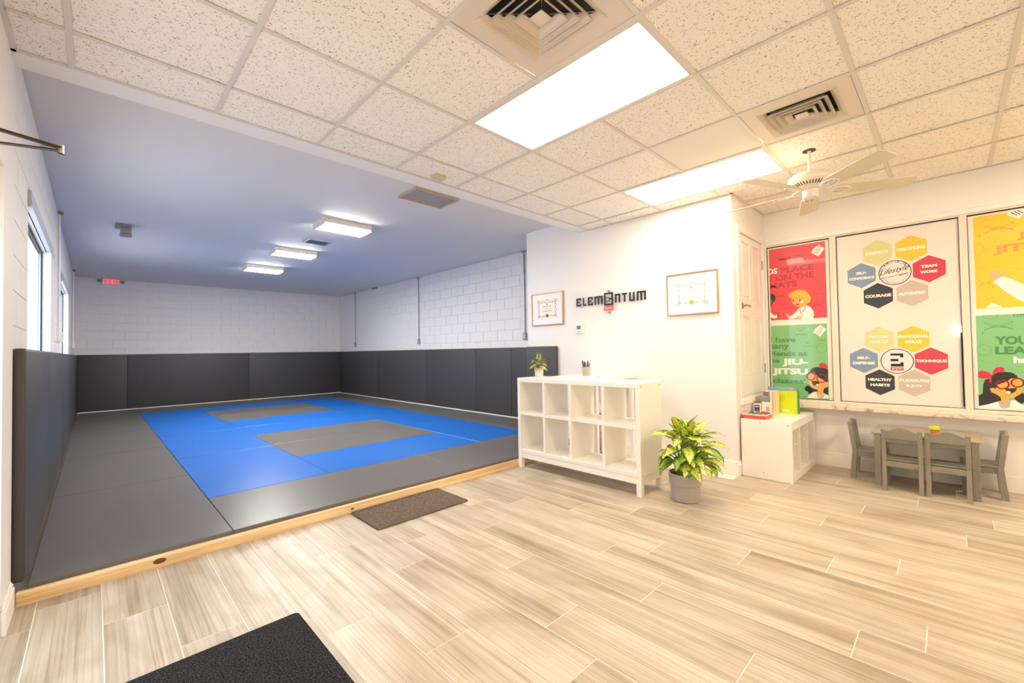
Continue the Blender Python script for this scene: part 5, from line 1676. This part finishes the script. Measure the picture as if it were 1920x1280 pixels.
def d_box(e, x):
    t = B(); t.box(x-0.0006, x, 1.402, 1.452, CH+0.012, CH+0.10); t.obj('cover_picture', mat('royal_blue', '27509c', 0.4), e)
    t = B(); t.box(x-0.0010, x-.0006, 1.41, 1.445, CH+0.078, CH+0.088); t.obj('title_strip', PAPER, e)
    t = B(); t.poly([(x-.0010, 1.427+0.016*math.cos(2*PI*i/14), CH+.04+0.02*math.sin(2*PI*i/14)) for i in range(14)]); t.obj('red_motif', mat('motif_red', 'b04a4a', 0.5), e)
book(4.94, 4.965, 1.392, 1.462, 0.672, PAPER, 'small white board book with a blue picture, behind the toy tray', d_box)
def d_box2(e, x):
    t = B(); t.box(x-0.0006, x, 1.315, 1.345, CH+0.03, CH+0.09); t.obj('cover_picture', mat('salmon_print', 'e39a7a', 0.5), e)
book(4.945, 4.97, 1.300, 1.388, 0.690, mat('white_cover', 'f1ece2', 0.45), 'white board book with a salmon picture in front of the thick patched book', d_box2)

# ================================================================== CHILDREN'S TABLE AND CHAIRS
kt = thing('childrens_table', 'grey wooden low table for children under the window posters', 'table', (5.275, 0.185, 0))
TX0, TX1, TY0, TY1 = 5.035, 5.518, -0.155, 0.527
t = B(); t.box(TX0, TX1, TY0, TY1, 0.462, 0.482, 0.004); t.obj('tabletop', mat('table_top', 'aaa18f', 0.45, var=0.05, bscale=20), kt)
for x in (TX0+0.006, TX1-0.052):
    for y in (TY0+0.018, TY1-0.064):
        t = B(); t.box(x, x+0.046, y, y+0.046, 0, 0.462, 0.003); t.obj('leg', GREYWOOD, kt)
for x in (TX0+0.02, TX1-0.038):
    t = B(); t.box(x, x+0.018, TY0+0.064, TY1-0.064, 0.395, 0.462, 0.002); t.obj('apron', GREYWOOD, kt)
for y in (TY0+0.03, TY1-0.048):
    t = B(); t.box(TX0+0.052, TX1-0.052, y, y+0.018, 0.395, 0.462, 0.002); t.obj('apron', GREYWOOD, kt)

CW = 0.131
def chair_parts(root):
    def post(y0, y1):
        prof = [(-0.022, 0), (0.022, 0), (0.038, 0.25), (0.006, 0.525), (-0.030, 0.525), (0.002, 0.25), (-0.006, 0.16)]
        b_ = B(); b_.poly([(x, y0, z) for x, z in prof], y1-y0, (0, 1, 0))
        return b_
    for y0, y1 in ((-CW, -CW+0.03), (CW-0.03, CW)):
        b_ = post(y0, y1)
        p = b_.obj('rear_leg', GREYWOOD, root)
        q = B(); q.cyl((-0.026, (y0+y1)/2, 0.487), (-0.0175, (y0+y1)/2, 0.489), 0.006, seg=10); q.obj('screw_cap', mat('cap_pale', 'b3ab9d', 0.4), p)
    for y0, y1 in ((-CW+0.004, -CW+0.032), (CW-0.032, CW-0.004)):
        b_ = B(); b_.box(0.205, 0.238, y0, y1, 0, 0.25, 0.002); b_.obj('leg', GREYWOOD, root)
    b_ = B(); b_.box(0.030, 0.244, -CW+0.002, CW-0.002, 0.252, 0.268, 0.004); b_.obj('seat', GREYWOOD, root)
    b_ = B(); b_.box(0.006, 0.022, -CW+0.03, CW-0.03, 0.205, 0.252, 0.002); b_.obj('apron', GREYWOOD, root)
    b_ = B(); b_.box(0.212, 0.23, -CW+0.032, CW-0.032, 0.205, 0.252, 0.002); b_.obj('apron', GREYWOOD, root)
    for y in (-CW+0.008, CW-0.024):
        b_ = B(); b_.box(0.036, 0.206, y, y+0.016, 0.205, 0.252, 0.002); b_.obj('apron', GREYWOOD, root)
    # arched top rail between the posts
    n_ = 14
    yy = [(-CW+0.03)+(2*CW-0.06)*i/n_ for i in range(n_+1)]
    top = [(y, 0.505+0.040*math.cos(PI/2*y/(CW-0.03))**1.0) for y in yy]
    pts = [(y, z) for y, z in top]+[(yy[-1], 0.452), (yy[0], 0.452)]
    b_ = B(); vs_ = [(-0.024-0.10*(z-0.49), y, z) for y, z in pts]
    b_.poly(vs_, 0.018, (1, 0, 0.12)); b_.obj('top_rail', GREYWOOD, root)
    b_ = B(); b_.box(0.002, 0.016, -CW+0.03, CW-0.03, 0.300, 0.306); b_.bm.free()


def copy_tree(o, parent=None):
    c = o.copy(); c.parent = parent
    COL.objects.link(c)
    for ch in list(o.children):
        copy_tree(ch, c)
    return c


ch0 = thing('childrens_chair', 'x', 'chair', (0, 0, 0), "chairs around the children's table")
chair_parts(ch0)
for i, (x, y, rz, lab) in enumerate(((4.940, 0.318, 0, 'grey child chair at the near side of the table, closer to the storage unit'),
        (4.955, 0.043, 0, 'grey child chair at the near side of the table, farther from the storage unit'),
        (5.325, 0.688, -PI/2, 'grey wooden child chair at the table end facing away from the storage unit'),
        (5.333, -0.272, PI/2, 'grey wooden child chair at the far table end, rightmost of the four'))):
    o = ch0 if i == 0 else copy_tree(ch0)
    o.location = (x, y, 0); o.rotation_euler = (0, 0, rz); o['label'] = lab

tub = thing('toy_tub', 'small orange tub with a lime green lid on the low grey table', 'tub', (5.205, 0.118, 0.482))
t = B(); t.lathe([(0.001, 0.482), (0.027, 0.482), (0.0285, 0.486), (0.031, 0.525), (0.001, 0.525)], (5.205, 0.118, 0), 24); t.obj('tub_body', mat('orange_plastic', 'd9731f', 0.4), tub, smooth=True)
t = B(); t.lathe([(0.001, 0.524), (0.036, 0.524), (0.0365, 0.540), (0.033, 0.547), (0.028, 0.549), (0.026, 0.545), (0.001, 0.545)], (5.205, 0.118, 0), 24); t.obj('tub_lid', mat('lime_plastic', 'bfd916', 0.4), tub, smooth=True)
